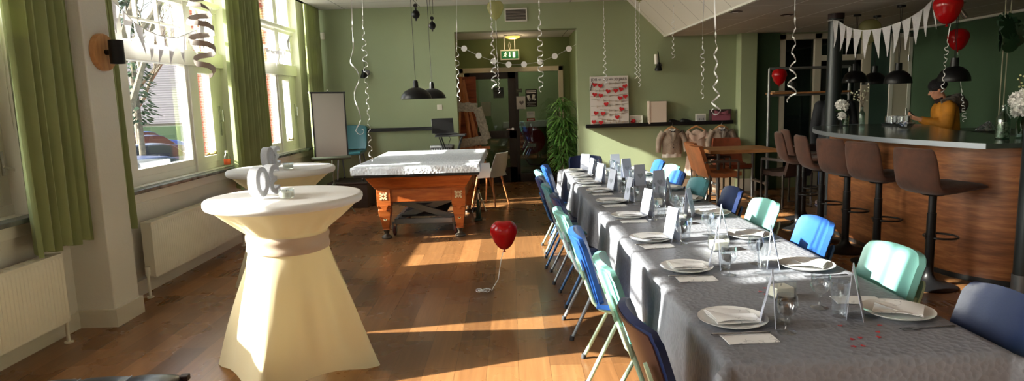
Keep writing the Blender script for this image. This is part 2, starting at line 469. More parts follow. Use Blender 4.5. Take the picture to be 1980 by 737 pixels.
# radiators -----------------------------------------------------------
def radiator(label, y0, y1):
    z0, z1 = .17, .645; L = y1-y0; t = thing('radiator', label, 'radiator', (-3.17, y0, 0))
    prof = []
    n = int(L/.0333)
    def front(u, v):
        k = u*n; fr = k-math.floor(k); g = .5-.5*cos(2*pi*fr); e = min(1, min(v, 1-v)*14); return (.075+.009*g*e, u*L, z0+.02+(z1-z0-.04)*v)
    m = M(); m.grid(front, n*6, 10); m.box((.05, 0, z0), (.074, L, z1)); m.build('front_panel', CREAM, t)
    M().box((-.02, .02, z0), (0, L-.02, z1-.005)).build('rear_panel', CREAM, t, bevel=.004)
    g = M(); g.box((-.02, .0, z1-.004), (.075, L, z1+.006))
    for k in range(int(L/.06)): g.box((-.01, .03+k*.06, z1+.0061), (.055, .03+k*.06+.008, z1+.0105))
    g.build('top_grille', CREAM, t, bevel=.002)
    M().box((-.015, -.004, z0+.01), (.073, .001, z1-.005)).build('side_cover', CREAM, t); M().box((-.015, L-.001, z0+.01), (.073, L+.004, z1-.005)).build('side_cover', CREAM, t)
    for s, yy in ((1, -.03), (-1, L+.03)):
        p = M().tube([(.02, yy+s*.03, z0+.06), (.02, yy, z0+.06), (.02, yy, z0+.02), (.02, yy, 0)], .012, 10); p.cyl((.02, yy, z0+.03), (.02, yy, z0+.1), .02); p.cyl((.02, yy, 0), (.02, yy, .012), .028)
        p.build('pipe', CREAM, t)
    for yy in (.25, L-.25): M().box((-.105, yy-.02, z0+.05), (-.018, yy+.02, z1-.03)).build('bracket', CREAM, t)
    return t
radiator('cream panel radiator under the nearest window', 2.45, 4.36)
radiator('cream panel radiator under the middle window, its riser pipe beside it', 5.47, 7.4)
radiator('cream panel radiator under the far window', 8.2, 9.9)
tag(M().tube([(-3.22, 5.36, 0), (-3.22, 5.36, .3), (-3.22, 5.355, .66)], .011, 8).cyl((-3.22, 5.36, .5), (-3.22, 5.36, .53), .02).build('heating_pipe', CREAM), 'thin cream riser pipe beside the radiator behind the white pier', 'pipe')

# hallway behind the doorway -------------------------------------------
HY = 12.5; HZ = 2.72
HALLG = plaster('hall_green_paint', (120, 132, 84), 70, .25)
struct(M().box((-1.12, BW+T, 0), (-.95, HY+2, HZ+.2)).build('wall_hall_left', HALLG))
struct(M().box((1.13, BW+T, 0), (1.3, HY+2, HZ+.2)).build('wall_hall_right', HALLG))
struct(M().box((-1.0, HY, 2.19), (1.2, HY+.12, HZ+.2)).box((-1.0, HY, 0), (-.96, HY+.12, 2.2)).box((1.0, HY, 0), (1.2, HY+.12, 2.2)).build('wall_hall_end', HALLG))
struct(M().box((-1.0, BW+T, HZ), (1.3, HY+2, HZ+.1)).build('ceiling_hall', CEIL))
d1 = struct(M().box((-.96, HY-.03, 0), (-.87, HY+.1, 2.19)).box((.92, HY-.03, 0), (1.01, HY+.1, 2.19)).box((-.96, HY-.03, 2.1), (1.01, HY+.1, 2.19)).build('door_1', plain('cream_door_frame', (218, 206, 180), .5), bevel=.006))
DBR = plain('dark_brown_door_paint', (42, 32, 28), .4, 0, 20, .05)
lf = M(); x0, x1 = -.86, .1
lf.box((x0, HY, 0), (x0+.1, HY+.05, 2.1)).box((x1-.14, HY, 0), (x1, HY+.05, 2.1)).box((x0, HY, 1.98), (x1, HY+.05, 2.1)).box((x0, HY, .85), (x1, HY+.05, 1.0)).box((x0, HY, 0), (x1, HY+.05, .3)).box((x1, HY+.02, 0), (x1+.06, HY+.06, 2.1)).box((x1, HY+.02, 0), (.92, HY+.06, .16))
lf.build('door_leaf', DBR, d1, bevel=.005)
M().box((x0+.08, HY+.022, .3), (x1-.12, HY+.027, 1.98)).build('pane', DARKPANE, d1)
M().box((x1+.05, HY+.03, .16), (.92, HY+.035, 2.1)).build('pane', DARKPANE, d1)
M().bar((x1-.07, HY-.01, 1.03), (x1-.07, HY-.05, 1.03), .02).bar((x1-.07, HY-.05, 1.03), (x1-.19, HY-.05, 1.03), .02).cyl((x1-.07, HY, 1.03), (x1-.07, HY-.012, 1.03), .027).build('door_handle', CHROME, d1, bevel=.003)
struct(M().box((-1.0, 14.2, 0), (1.3, 14.3, HZ)).build('wall_lobby', plaster('lobby_pale_green_paint', (176, 190, 140), 60, .2)))
# red-brown cupboard door in the hall
od = tag(M().box((-.94, 12.05, 0), (-.62, 12.09, 2.02)).build('cupboard_door', wood_mat('red_brown_door_wood', (110, 48, 24), (150, 70, 36), (176, 90, 48), (1, 1, 8)), bevel=.004), 'red-brown wooden door leaf standing open behind the easel', 'door')
M().box((-.9, 12.047, .12), (-.66, 12.051, .95)).box((-.9, 12.047, 1.1), (-.66, 12.051, 1.9)).build('door_panel', MC.get('x') or od.data.materials[0], od, bevel=.002)

# glazed partition on the right of the back wall --------------------------
CW = plain('cream_partition_paint', (206, 198, 178), .5)
pf = M(); y = BW-.02
pf.box((4.36, y, .25), (4.46, y+.14, 2.49)).box((4.93, y, .0), (5.04, y+.14, 2.49)).box((5.7, y, 0), (5.84, y+.14, 2.49)).box((4.36, y, 2.4), (5.84, y+.14, 2.49)).box((5.04, y, 2.05), (5.7, y+.14, 2.14)).box((4.36, y, .25), (5.0, y+.14, .34))
w7 = struct(pf.build('window_7', CW, bevel=.005))
M().box((4.42, y+.06, .3), (4.96, y+.065, 2.45)).build('pane', DARKPANE, w7)
M().box((5.0, y+.06, 2.1), (5.75, y+.065, 2.45)).build('pane', DARKPANE, w7)
DKD = plain('dark_grey_door_paint', (38, 42, 40), .5)
d2 = struct(M().box((5.04, y+.03, 0), (5.14, y+.07, 2.05)).box((5.6, y+.03, 0), (5.7, y+.07, 2.05)).box((5.04, y+.03, 1.95), (5.7, y+.07, 2.05)).box((5.04, y+.03, 0), (5.7, y+.07, .35)).build('door_2', DKD, bevel=.004))
M().box((5.12, y+.045, .3), (5.62, y+.05, 2.0)).build('pane', DARKPANE, d2)
M().bar((5.65, y+.02, 1.05), (5.65, y-.03, 1.05), .018).bar((5.65, y-.03, 1.05), (5.54, y-.03, 1.05), .018).build('door_handle', CHROME, d2)
struct(M().box((4.0, 12.3, 0), (6.9, 12.4, 2.7)).box((4.0, BW+T, 0), (4.1, 12.3, 2.7)).box((6.8, BW+T, 0), (6.9, 12.3, 2.7)).box((4.0, BW+T, 2.6), (6.9, 12.4, 2.7)).build('wall_side_room', TEAL_WALL))
# pale door in the far right corner
d3 = struct(M().box((6.14, BW-.05, 0), (6.2, BW-.02, 2.45)).box((6.43, BW-.05, 0), (6.49, BW-.02, 2.45)).box((6.14, BW-.05, 2.38), (6.49, BW-.02, 2.45)).build('door_3', WPAINT, bevel=.004))
M().box((6.2, BW-.045, 0), (6.43, BW-.022, 2.38)).build('door_leaf', CW, d3, bevel=.003)
for z in (.35, 1.15, 2.0): M().cyl((6.425, BW-.055, z), (6.425, BW-.055, z+.1), .01).build('hinge', CHROME, d3)
# ================================================================ standing tables with stretch covers
COVER = translucent('ivory_stretch_fabric', (236, 222, 184), .30, .75, 200, .08)
TOPC = translucent('white_stretch_top', (238, 238, 240), .2, .7, 200, .08)
SASH = translucent('beige_satin_sash', (206, 186, 166), .2, .45, 90, .15)
def cover(cx, cy, zt, R, rot, seed, label, lab2):
    rnd = random.Random(seed); ks = [(rnd.randint(3, 9), rnd.uniform(0, 6.28), rnd.uniform(.3, 1)) for _ in range(5)]
    kk = [(rnd.randint(9, 19), rnd.uniform(0, 6.28), rnd.uniform(.3, 1)) for _ in range(4)]
    zw = .80; rw = .232; FR = .53
    def wr(t, s): return s*(sum(a*sin(k*t+p) for k, p, a in ks)*.5+sum(a*sin(k*t+p) for k, p, a in kk)*.35)
    def sq(t):
        b = (t-rot) % (pi/2)-pi/4
        return FR*cos(pi/4)/cos(b)
    def fn(u, v):
        t = 2*pi*u
        if v < .5:                           # hem -> waist
            a = v/.5; s = sq(t); c = ((t-rot+pi/4) % (pi/2))-pi/4     # 0 at a corner
            zh = .055*(1-math.exp(-(c/.38)**2))*(1-.0)
            e = a**.92; r = s+(rw-s)*(e*.93+.07*sin(e*pi/2)); r += wr(t, .011)*sin(pi*a)*(1.4-a)
            # soft box pleats falling from the sash
            r += .019*sin(4*(t-rot)*2+.8)*sin(pi*min(1, a*1.1))**1.0
            z = zh+(zw-.05-zh)*a
        elif v < .56:
            a = (v-.5)/.06; r = rw; z = zw-.05+.1*a
        else:
            a = (v-.56)/.44; r = rw+(R-.004-rw)*(a**1.12)+wr(t, .014)*sin(pi*a); z = zw+.05+(zt-.028-zw-.05)*a
        return (r*cos(t), r*sin(t), z+.004)
    m = M(); m.grid(fn, 144, 60, wrapu=True)
    o = m.build('table_cover', COVER, loc=(cx, cy, 0), sharp=70); tag(o, label, 'table cover', 'standing tables under ivory covers')
    pr = [(0.001, zt), (R-.02, zt), (R-.008, zt-.002), (R, zt-.012), (R+.001, zt-.03), (R-.006, zt-.046), (R-.014, zt-.05)]
    M().lathe(pr, n=96, close=False).build('cover_top', TOPC, o, sharp=60)
    def sf(u, v):
        t = 2*pi*u; return ((rw+.008+.0035*sin(v*9+2*sin(t*2)))*cos(t), (rw+.008+.0035*sin(v*9+sin(t*3)))*sin(t), zw-.05+.1*v+.006*sin(2*t))
    s = M(); s.grid(sf, 72, 8, wrapu=True); s.build('sash', SASH, o)
    return o
cover(-1.37, 3.87, 1.07, .455, radians(-6), 4, 'nearest standing table, its ivory stretch cover tied at the waist with a beige sash', '')
cover(-2.0, 5.62, 1.07, .45, radians(-6), 9, 'farther ivory covered standing table, half hidden behind the nearest one', '')

# glitter numerals "30" standing on the covers, seen from behind
def glitter():
    t = NT('silver_glitter'); v = t.coords()
    vo = t.n('TexVoronoi'); vo.inputs['Scale'].default_value = 420; t.l(v, vo.inputs['Vector'])
    c = t.mix(vo.outputs['Distance'], (226, 228, 234), (172, 174, 184))
    t.bsdf(c, .45, .25, vo.outputs['Distance'], .6, .003); return t.m
GLIT = glitter()
for (cx, cy, z, rz, lb) in ((-1.45, 3.78, 1.0755, radians(180+76), 'silver glitter numeral standing on the nearest standing table'), (-2.06, 5.56, 1.0755, radians(180+82), 'silver glitter numeral standing on the farther standing table')):
    n = thing('party_numeral', lb, 'party decoration', (cx, cy, z), rz, 'glitter numerals on the standing tables')
    for ch, dx in (('3', -.058), ('0', .058)):
        text_mesh(ch, .235, .026, GLIT, 'digit', n, (dx, 0, .086), (pi/2, 0, 0), bevel=.006, sx=1.08)

WAX = plain('ivory_wax', (236, 230, 210), .5)
TLG = glassy('tealight_glass', (240, 244, 244), .08, .05, .8)
def tealight():
    t = thing('tealight', '', 'candle', (0, 0, 0))
    M().lathe([(.001, .003), (.040, .003), (.043, .008), (.044, .05), (.044, .054), (.041, .054), (.0405, .01), (.001, .008)], n=28, close=False).build('glass_cup', TLG, t)
    M().lathe([(.001, .0085), (.0395, .0085), (.0395, .036), (.034, .038), (.001, .0375)], n=24, close=False).build('wax', WAX, t)
    M().cyl((0, 0, .037), (.002, 0, .047), .0012, n=6).build('wick', BLACK, t)
    return t
tl = tealight()
for (x, y, lb) in ((-1.30, 3.70, 'round glass tealight beside the numeral on the nearest standing table'), (-1.87, 5.42, 'round glass tealight on the farther standing table')):
    place(tl, USED, (x, y, 1.0755), 0, lb, 'tealights on the standing tables')

# ================================================================ billiard table
BW_ = wood_mat('billiard_cherry_wood', (142, 66, 26), (176, 92, 40), (200, 116, 56), (1.2, 1.2, 9), .3)
BRASS = plain('aged_steel_foot', (92, 84, 74), .4, .7)
IVORY = plain('ivory_inlay', (232, 222, 180), .4)
BX0, BX1, BY0, BY1 = -1.60, -.565, 7.55, 9.35
bt = thing('billiard_table', 'carved cherry wood billiard table on four tapered legs under a quilted cover', 'billiard table', ((BX0+BX1)/2, (BY0+BY1)/2, 0))
ox, oy = (BX0+BX1)/2, (BY0+BY1)/2
hx, hy = (BX1-BX0)/2, (BY1-BY0)/2
def taper_box(m, z0, a0, z1, a1):
    vs = [(-a0[0], -a0[1], z0), (a0[0], -a0[1], z0), (a0[0], a0[1], z0), (-a0[0], a0[1], z0), (-a1[0], -a1[1], z1), (a1[0], -a1[1], z1), (a1[0], a1[1], z1), (-a1[0], a1[1], z1)]
    return m.add(vs, [(3,2,1,0),(4,5,6,7),(0,1,5,4),(1,2,6,5),(2,3,7,6),(3,0,4,7)])
cb = M(); cb.box((-hx+.01, -hy+.012, .44), (hx-.01, hy-.012, .60))
taper_box(cb, .60, (hx+.012, hy+.012), .615, (hx+.02, hy+.02)); taper_box(cb, .615, (hx+.02, hy+.02), .745, (hx+.10, hy+.12)); taper_box(cb, .745, (hx+.10, hy+.12), .765, (hx+.11, hy+.13))
cb.build('cabinet', BW_, bt, bevel=.006)
gv = M()
for zz in (.50, .66): gv.box((-hx+.2, -hy+.006-(.0 if zz < .6 else .058), zz), (hx-.2, -hy+.012-(.0 if zz < .6 else .045), zz+.008))
rl = M(); rl.box((-hx-.19, -hy-.28, .765), (hx+.19, hy+.2, .815)); rl.build('rail', BLACKP, bt, bevel=.012)
for sx in (-1, 1):
    for sy in (-1, 1):
        m = M(); w2 = .082
        secs = [(.60, w2, w2), (.40, w2*.98, w2*.98), (.365, w2*.82, w2*.82), (.34, w2*.9, w2*.9), (.12, w2*.48, w2*.48), (.105, w2*.55, w2*.55)]
        for (z1, a1, b1), (z0, a0, b0) in zip(secs[:-1], secs[1:]): taper_box(m, z0, (a0, b0), z1, (a1, b1))
        m.xf(Matrix.Translation((sx*(hx-w2+.003), sy*(hy-w2+.003), 0)))
        lg = m.build('leg', BW_, bt, bevel=.004)
        cx, cy = sx*(hx-w2+.003), sy*(hy-w2+.003)
        M().lathe([(.001, 0), (.062, 0), (.064, .012), (.058, .026), (.035, .038), (.026, .05), (.026, .07), (.034, .08), (.036, .106), (.001, .106)], (cx, cy, 0), 24).build('foot', BRASS, lg)
        if sy < 0:
            q = M(); s = .0125
            for i in range(-3, 4):
                for j in range(-3, 4):
                    if (abs(i) == abs(j) and abs(i) > 0) or (abs(i)+abs(j) in (3, 5)) or (abs(i)+abs(j) == 2 and i*j == 0): q.cbox((cx+i*s, cy-w2-.0015, .515+j*s), (s*.86, .004, s*.86))
            q.build('inlay', IVORY, lg)
            yb = cy-w2*.66
            M().lathe([(.009, 0), (.019, 0), (.019, .006), (.009, .006)], n=18, mat=Matrix.Rotation(pi/2, 4, 'X'), c=(cx, yb+.002, .235), close=False).build('medallion', IVORY, lg)
            M().lathe([(.001, -.001), (.009, -.001), (.009, .007), (.001, .007)], n=12, mat=Matrix.Rotation(pi/2, 4, 'X'), c=(cx, yb+.002, .235)).build('medallion_centre', BLACK, lg)
            # carved chevron on the front
            M().prism([(-.05, .40), (0, .33), (.05, .40), (.05, .41), (-.05, .41)], .004, Matrix.Translation((cx, cy-w2*.99+.0, 0)) @ Matrix.Rotation(pi/2, 4, 'X')).build('carving', BW_, lg)
            c2 = M(); c2.tube([(cx-.035, -hy-.087, .705), (cx-.012, -hy-.092, .718), (cx, -hy-.098, .728), (cx+.012, -hy-.092, .718), (cx+.035, -hy-.087, .705)], .003, 6); c2.build('frame_ornament', IVORY, bt)
BLK_TAG = M().box((hx-.16, -hy-.292, .79), (hx+.02, -hy-.282, .822)).build('name_plate', BLACKP, bt)
# cover
def quilt():
    t = NT('quilted_cover_cloth'); v = t.coords()
    vo = t.n('TexVoronoi'); vo.inputs['Scale'].default_value = 34; t.l(v, vo.inputs['Vector'])
    c = t.ramp(t.noise(v, 4, 3), [(.3, (196, 202, 212)), (.7, (214, 218, 226))])
    t.bsdf(c, .6, 0, vo.outputs['Distance'], .5, .012); return t.m
QU = quilt()
def qc():
    x0, x1, y0, y1, zt = -hx-.215, hx+.2, -hy-.30, hy+.22, .885
    m = M(); nu, nv = 60, 60
    def fn(u, v):
        # u,v in 0..1 -> flat centre, drop at the borders
        def sp(t, L, d):
            D = d; s = t*(L+2*D)-D
            if s < 0: return 0, -s
            if s > L: return L, s-L
            return s, 0
        a, da = sp(u, x1-x0, .085); b, db = sp(v, y1-y0, .085)
        d = max(da, db); x = x0+a; y = y0+b
        z = zt-d+.004*noise.noise((x*4, y*4, 0))-(.005*noise.noise((x*4, y*4, 3)) if d > 0 else 0)
        ex = .006*sin(y*17)*(da/.085) if da else 0; ey = .006*sin(x*15+1)*(db/.085) if db else 0
        return (x+ex*(1 if u > .5 else -1), y+ey*(1 if v > .5 else -1), z)
    m.slab(fn, 72, 84, .006); return m
o = qc().build('table_cover', QU, loc=(ox, oy, 0), sharp=80); tag(o, 'grey quilted protective cover spread over the billiard table', 'table cover')
o = M().slab(lambda u, v: (.02*sin(v*3)+.0, (u-.5)*.16, .12-v*.17), 6, 8, .002).build('paper_sheet', WHITE, loc=(-.335, 7.42, .76), rz=radians(-65)); tag(o, 'white paper sheet hanging at the near right corner of the billiard table', 'paper')

# grey scissor lift cart below
GREYM = plain('grey_cart_steel', (118, 122, 126), .45, .4, 30, .05)
c = thing('lift_cart', 'grey scissor lift cart on castors parked under the billiard table', 'cart', (-1.08, 8.35, 0))
fr = M(); L, W = .62, .34
for yy in (-L, L): fr.box((-W, yy-.02, .40), (W, yy+.02, .47))
for xx in (-W, W): fr.box((xx-.02, -L, .40), (xx+.02, L, .47))
fr.build('top_frame', GREYM, c, bevel=.004)
fr = M()
for yy in (-L, L): fr.box((-W, yy-.025, .15), (W, yy+.025, .21))
for xx in (-W, W): fr.box((xx-.02, -L, .15), (xx+.02, L, .21))
fr.build('bottom_frame', GREYM, c, bevel=.004)
for yy in (-.5, .5):
    for s in (-1, 1): M().bar((-W*s, yy+.02*s, .20), (W*s, yy+.02*s, .42), .025, .07, (0, 0, 1)).build('scissor_arm', GREYM, c, bevel=.003)
M().box((-W+.05, -L+.1, .215), (W-.1, L-.1, .235)).build('tray', plain('black_rubber_mat', (40, 42, 46), .7), c)
for sx in (-1, 1):
    for sy in (-1, 1):
        w_ = M().lathe([(.001, -.015), (.05, -.015), (.055, -.01), (.055, .01), (.05, .015), (.001, .015)], n=20, mat=Matrix.Rotation(pi/2, 4, 'Y'), c=(sx*(W+.03), sy*(L-.05), .055))
        wo_ = w_.build('caster_wheel', plain('dark_red_rubber', (82, 36, 32), .6), c)
        M().box((sx*(W+.03)-.024, sy*(L-.05)-.03, .05), (sx*(W+.03)-.018, sy*(L-.05)+.03, .16)).box((sx*(W+.03)+.018, sy*(L-.05)-.03, .05), (sx*(W+.03)+.024, sy*(L-.05)+.03, .16)).box((sx*(W+.03)-.024, sy*(L-.05)-.03, .15), (sx*(W+.03)+.024, sy*(L-.05)+.03, .165)).build('caster_fork', GREYM, wo_)

# ================================================================ school chairs round the long table
CH_BLUE = plain('blue_vinyl', (40, 84, 156), .32, 0, 80, .04)
CH_NAVY = plain('navy_vinyl', (30, 44, 84), .32, 0, 80, .04)
CH_MINT = plain('mint_vinyl', (116, 172, 164), .32, 0, 80, .04)
CH_TEAL = plain('teal_vinyl', (66, 122, 130), .34, 0, 80, .04)
CH_BROWN = plain('dark_brown_veneer', (74, 48, 40), .4, 0, 40, .05)
FR_BLUE = plain('blue_enamel_tube', (58, 100, 150), .35, .2)
FR_MINT = plain('pale_mint_enamel_tube', (170, 196, 170), .35, .2)
FR_GREY = plain('grey_enamel_tube', (136, 142, 150), .35, .3)
RUB = plain('dark_rubber', (48, 48, 52), .7)
PIPING = plain('pale_piping', (160, 200, 205), .5)
def make_chair(shell, back, frame, name='school_chair'):
    t = thing(name, '', 'chair', (0, 0, 0))
    def seat(u, v):
        s = (u-.5)*2; y = s*.2*(1-.10*max(0, v-.8)/.2*abs(s)**3); x = -.19+.40*v
        z = .448+.012*s*s-.012*sin(pi*v)-(.03*((v-.82)/.18)**2 if v > .82 else 0)
        return (x, y, z)
    M().slab(seat, 18, 18, .026).build('seat', shell, t, sharp=80)
    def bk(u, v):
        s = (u-.5)*2; w = .208
        if v > .9: w *= sqrt(max(0, 1-((v-.9)/.1)**2*.16))
        if v < .12: w *= .93+.07*(v/.12)
        z = .475+.375*v-(.012*abs(s)**4 if v > .9 else 0)
        x = -.185-.115*v-.02*v*v+.05*abs(s)**2.6*(.45+.55*v)
        return (x, s*w, z)
    b = M().slab(bk, 22, 14, .028).build('backrest', shell, t, sharp=80)
    def bk2(u, v):
        p = bk(.02+.96*u, .02+.955*v); return (p[0]-.019, p[1]*.995, p[2]-.003)
    M().slab(bk2, 16, 10, .006).build('back_shell', back, b, sharp=80)
    for s in (-1, 1):
        y = s*.172
        M().tube([(.215, s*.195, .0), (.185, y, .33), (.175, y, .395), (.145, y, .418), (.0, y, .422), (-.12, y, .424), (-.17, y, .44), (-.205, y, .48), (-.245, y, .60), (-.262, y, .655)], [.012]*8+[.0125, .011], 10).build('side_frame', frame, t)
        M().slab(lambda u, v: (-.255-.045*v*.9, y+(u-.5)*.038*sqrt(max(.05, 1-(abs(v-.5)*2)**4)), .60+.13*v), 6, 8, .012).build('back_tab', frame, t)
        M().tube([(-.02, y, .416), (-.06, y*1.0, .395), (-.25, s*.20, .012)], .0118, 10).build('rear_leg', frame, t)
        for fx, fy in ((.2155, s*.1952), (-.2535, s*.201)): M().cyl((fx, fy, 0), (fx+(.0 if fx > 0 else .006), fy, .03), .0155, n=12).build('rubber_foot', RUB, t)
    M().tube([(.02, -.172, .412), (.02, .172, .412)], .011, 8).build('stretcher', frame, t)
    M().box((.10, -.172, .40), (.13, .172, .412)).build('seat_bracket', frame, t)
    return t
BLUE = make_chair(CH_BLUE, CH_BLUE, FR_BLUE); MINT = make_chair(CH_MINT, CH_MINT, FR_MINT); NAVY = make_chair(CH_NAVY, CH_BROWN, FR_MINT)
TEAL = make_chair(CH_TEAL, CH_TEAL, FR_GREY); BLUM = make_chair(CH_BLUE, CH_BLUE, FR_MINT); NAVB = make_chair(CH_NAVY, CH_NAVY, FR_BLUE); MING = make_chair(CH_MINT, CH_MINT, FR_GREY)
def xc(y): return 1.055+(7.75-y)*.0115      # centre line of the long table
SIDE = ['nearest camera', 'second from camera', 'third from camera', 'fourth from camera', 'fifth from camera', 'sixth from camera', 'seventh from camera', 'eighth from camera', 'farthest from camera']
left = [(2.22, NAVY, 'navy chair with dark brown back', .70, 3), (2.96, MINT, 'mint chair with mint tube frame', .70, -2), (3.62, BLUM, 'bright blue chair on pale mint frame', .64, -4),
        (4.36, MING, 'mint chair with grey tube frame', .60, 3), (5.02, NAVB, 'navy chair with blue tube frame', .62, 2), (5.66, TEAL, 'teal chair with grey tube frame', .58, 0),
        (6.18, NAVB, 'navy chair with blue tube frame', .55, -3), (6.78, MINT, 'mint chair with mint tube frame', .56, 2), (7.22, BLUE, 'bright blue chair with blue tube frame', .65, -6)]
for i, (y, pr, d, x, a) in enumerate(left):
    place(pr, USED, (x, y, 0), radians(a), '%s, window side of long table, %s' % (d, SIDE[i]), 'chairs at the long table')
right = [(2.28, NAVB, 'navy padded chair', 1.50, -2), (3.0, MINT, 'mint padded chair catching the sun', 1.53, 3), (3.76, BLUE, 'bright blue padded chair', 1.50, -2), (4.44, MINT, 'mint padded chair catching the sun', 1.47, 2),
         (5.1, NAVB, 'navy padded chair', 1.46, -3), (5.68, TEAL, 'teal padded chair', 1.37, 4), (6.28, BLUE, 'bright blue padded chair', 1.33, 0), (6.85, MING, 'mint padded chair', 1.42, 5), (7.42, BLUE, 'bright blue padded chair', 1.40, -2)]
for i, (y, pr, d, x, a) in enumerate(right):
    place(pr, USED, (x, y, 0), radians(180+a), '%s, bar side of long table, %s' % (d, SIDE[i]), 'chairs at the long table')
place(NAVY, USED, (xc(8)-.12, 8.02, 0), radians(-90), 'dark navy chair at the far head of the long table', 'chairs at the long table')

# ================================================================ the long table
TGREY = plain('white_grey_table_steel', (206, 208, 206), .4, .3)
LAM = plain('pale_laminate', (200, 196, 186), .5)
def ftable(loc):
    t = thing('banquet_table', '', 'table', loc)
    M().box((-.44, -.715, .712), (.44, .715, .736)).build('tabletop', LAM, t, bevel=.003)
    M().box((-.39, -.66, .675), (.39, -.63, .711)).box((-.39, .63, .675), (.39, .66, .711)).box((-.39, -.63, .675), (-.36, .63, .711)).box((.36, -.63, .675), (.39, .63, .711)).build('apron', TGREY, t)
    for sx in (-1, 1):
        for sy in (-1, 1): M().box((sx*.375-.02, sy*.63-.02, 0), (sx*.375+.02, sy*.63+.02, .70)).build('leg', TGREY, t, bevel=.003)
    return t
ft = None
for i, yy in enumerate((2.72, 4.16, 5.60, 7.04)):
    d = ['nearest the camera', 'second from the camera', 'third from the camera', 'farthest from the camera'][i]
    lb = 'pale table with steel legs under the grey tablecloth, %s' % d
    if ft is None: ft = ftable((xc(yy), yy, 0)); ft['label'] = lb; ft['group'] = 'tables of the long row'; ft.rotation_euler.z = .0115
    else: place(ft, {'banquet_table': True}, (xc(yy), yy, 0), .0115, lb, 'tables of the long row')
def damask():
    t = NT('grey_damask_tablecloth'); v = t.coords()
    mp = t.coords(scale=(1, 1, .001)); 
    bk = t.n('TexBrick'); t.l(t.coords(scale=(18, 18, 18), rot=(0, 0, .785)), bk.inputs[0]); bk.inputs['Mortar Size'].default_value = .12; bk.inputs['Scale'].default_value = 1.6; bk.inputs['Brick Width'].default_value = .9; bk.inputs['Row Height'].default_value = .22
    vo = t.n('TexVoronoi'); vo.inputs['Scale'].default_value = 46; t.l(v, vo.inputs['Vector'])
    h = t.math('ADD', t.math('MULTIPLY', bk.outputs['Fac'], .7), t.math('MULTIPLY', vo.outputs['Distance'], .6))
    sp = t.n('SeparateXYZ'); t.l(v, sp.inputs[0])
    # woven dash border near the left edge
    a = t.math('ABSOLUTE', t.math('ADD', t.math('ADD', sp.outputs[0], .395), 0))
    band = t.math('LESS_THAN', a, .018); dash = t.math('GREATER_THAN', t.math('FRACT', t.math('MULTIPLY', sp.outputs[1], 34)), .5)
    bd = t.math('MULTIPLY', band, dash)
    c = t.ramp(t.noise(v, 2, 3), [(.3, (118, 120, 128)), (.7, (130, 132, 141))])
    c = t.mix(t.math('MULTIPLY', bd, .25), c, (92, 94, 102))
    c = t.mix(t.math('MULTIPLY', t.math('GREATER_THAN', vo.outputs['Distance'], .45), .12), c, (160, 162, 170))
    t.bsdf(c, .5, 0, t.math('SUBTRACT', h, bd), .8, .006, spec=.45); return t.m
CLOTH = damask()
def tcloth():
    hw, y0, y1, zt = .462, 1.97-4.87, 7.76-4.87, .7495
    rnd = random.Random(2)
    def lens(s, L):
        D = .30; q = s*(L+2*D)-D
        if q < 0: return 0, -q, -1
        if q > L: return L, q-L, 1
        return q, 0, 0
    def fn(u, v):
        a, da, sa = lens(u, 2*hw); b, db, sb = lens(v, y1-y0)
        x = -hw+a; y = y0+b; L = sqrt(da*da+db*db)
        if L <= 1e-6: return (x, y, zt)
        k = L/.30
        # outward drift and waves of the hanging part
        drop = max(da, db) if not (da and db) else sqrt(da*da+db*db)
        drop = min(drop, .36); cr = .004
        z = zt-(drop if drop > cr else drop*.6)
        if da and db:
            ang = math.atan2(db, da); ox_ = cos(ang)*.035+.03*k*cos(ang); oy_ = sin(ang)*.035+.03*k*sin(ang)
            return (x+sa*(ox_+.01), y+sb*(oy_+.01), z)
        if da:
            w_ = (.030*sin(y*8.3+1.2*sin(y*1.7))+.014*sin(y*19+.5))*k**1.2
            return (x+sa*(.003+.03*k+max(w_, -.03*k-.004)), y+.008*k*sin(y*13), z+.022*sin(y*4.1+.8)*k)
        w_ = (.02*sin(x*9)+.008*sin(x*23))*k
        return (x, y+sb*(.003+.03*k+max(w_, -.03*k)), z)
    m = M(); NU, NV = 64, 330
    # denser sampling: hanging bands get their own rows
    m.slab(fn, NU, NV, .002); return m
tcl = tcloth().build('tablecloth', CLOTH, loc=(xc(4.87), 4.87, 0), rz=.0115, sharp=80); tag(tcl, 'long grey damask tablecloth hanging in folds over the set table', 'tablecloth')

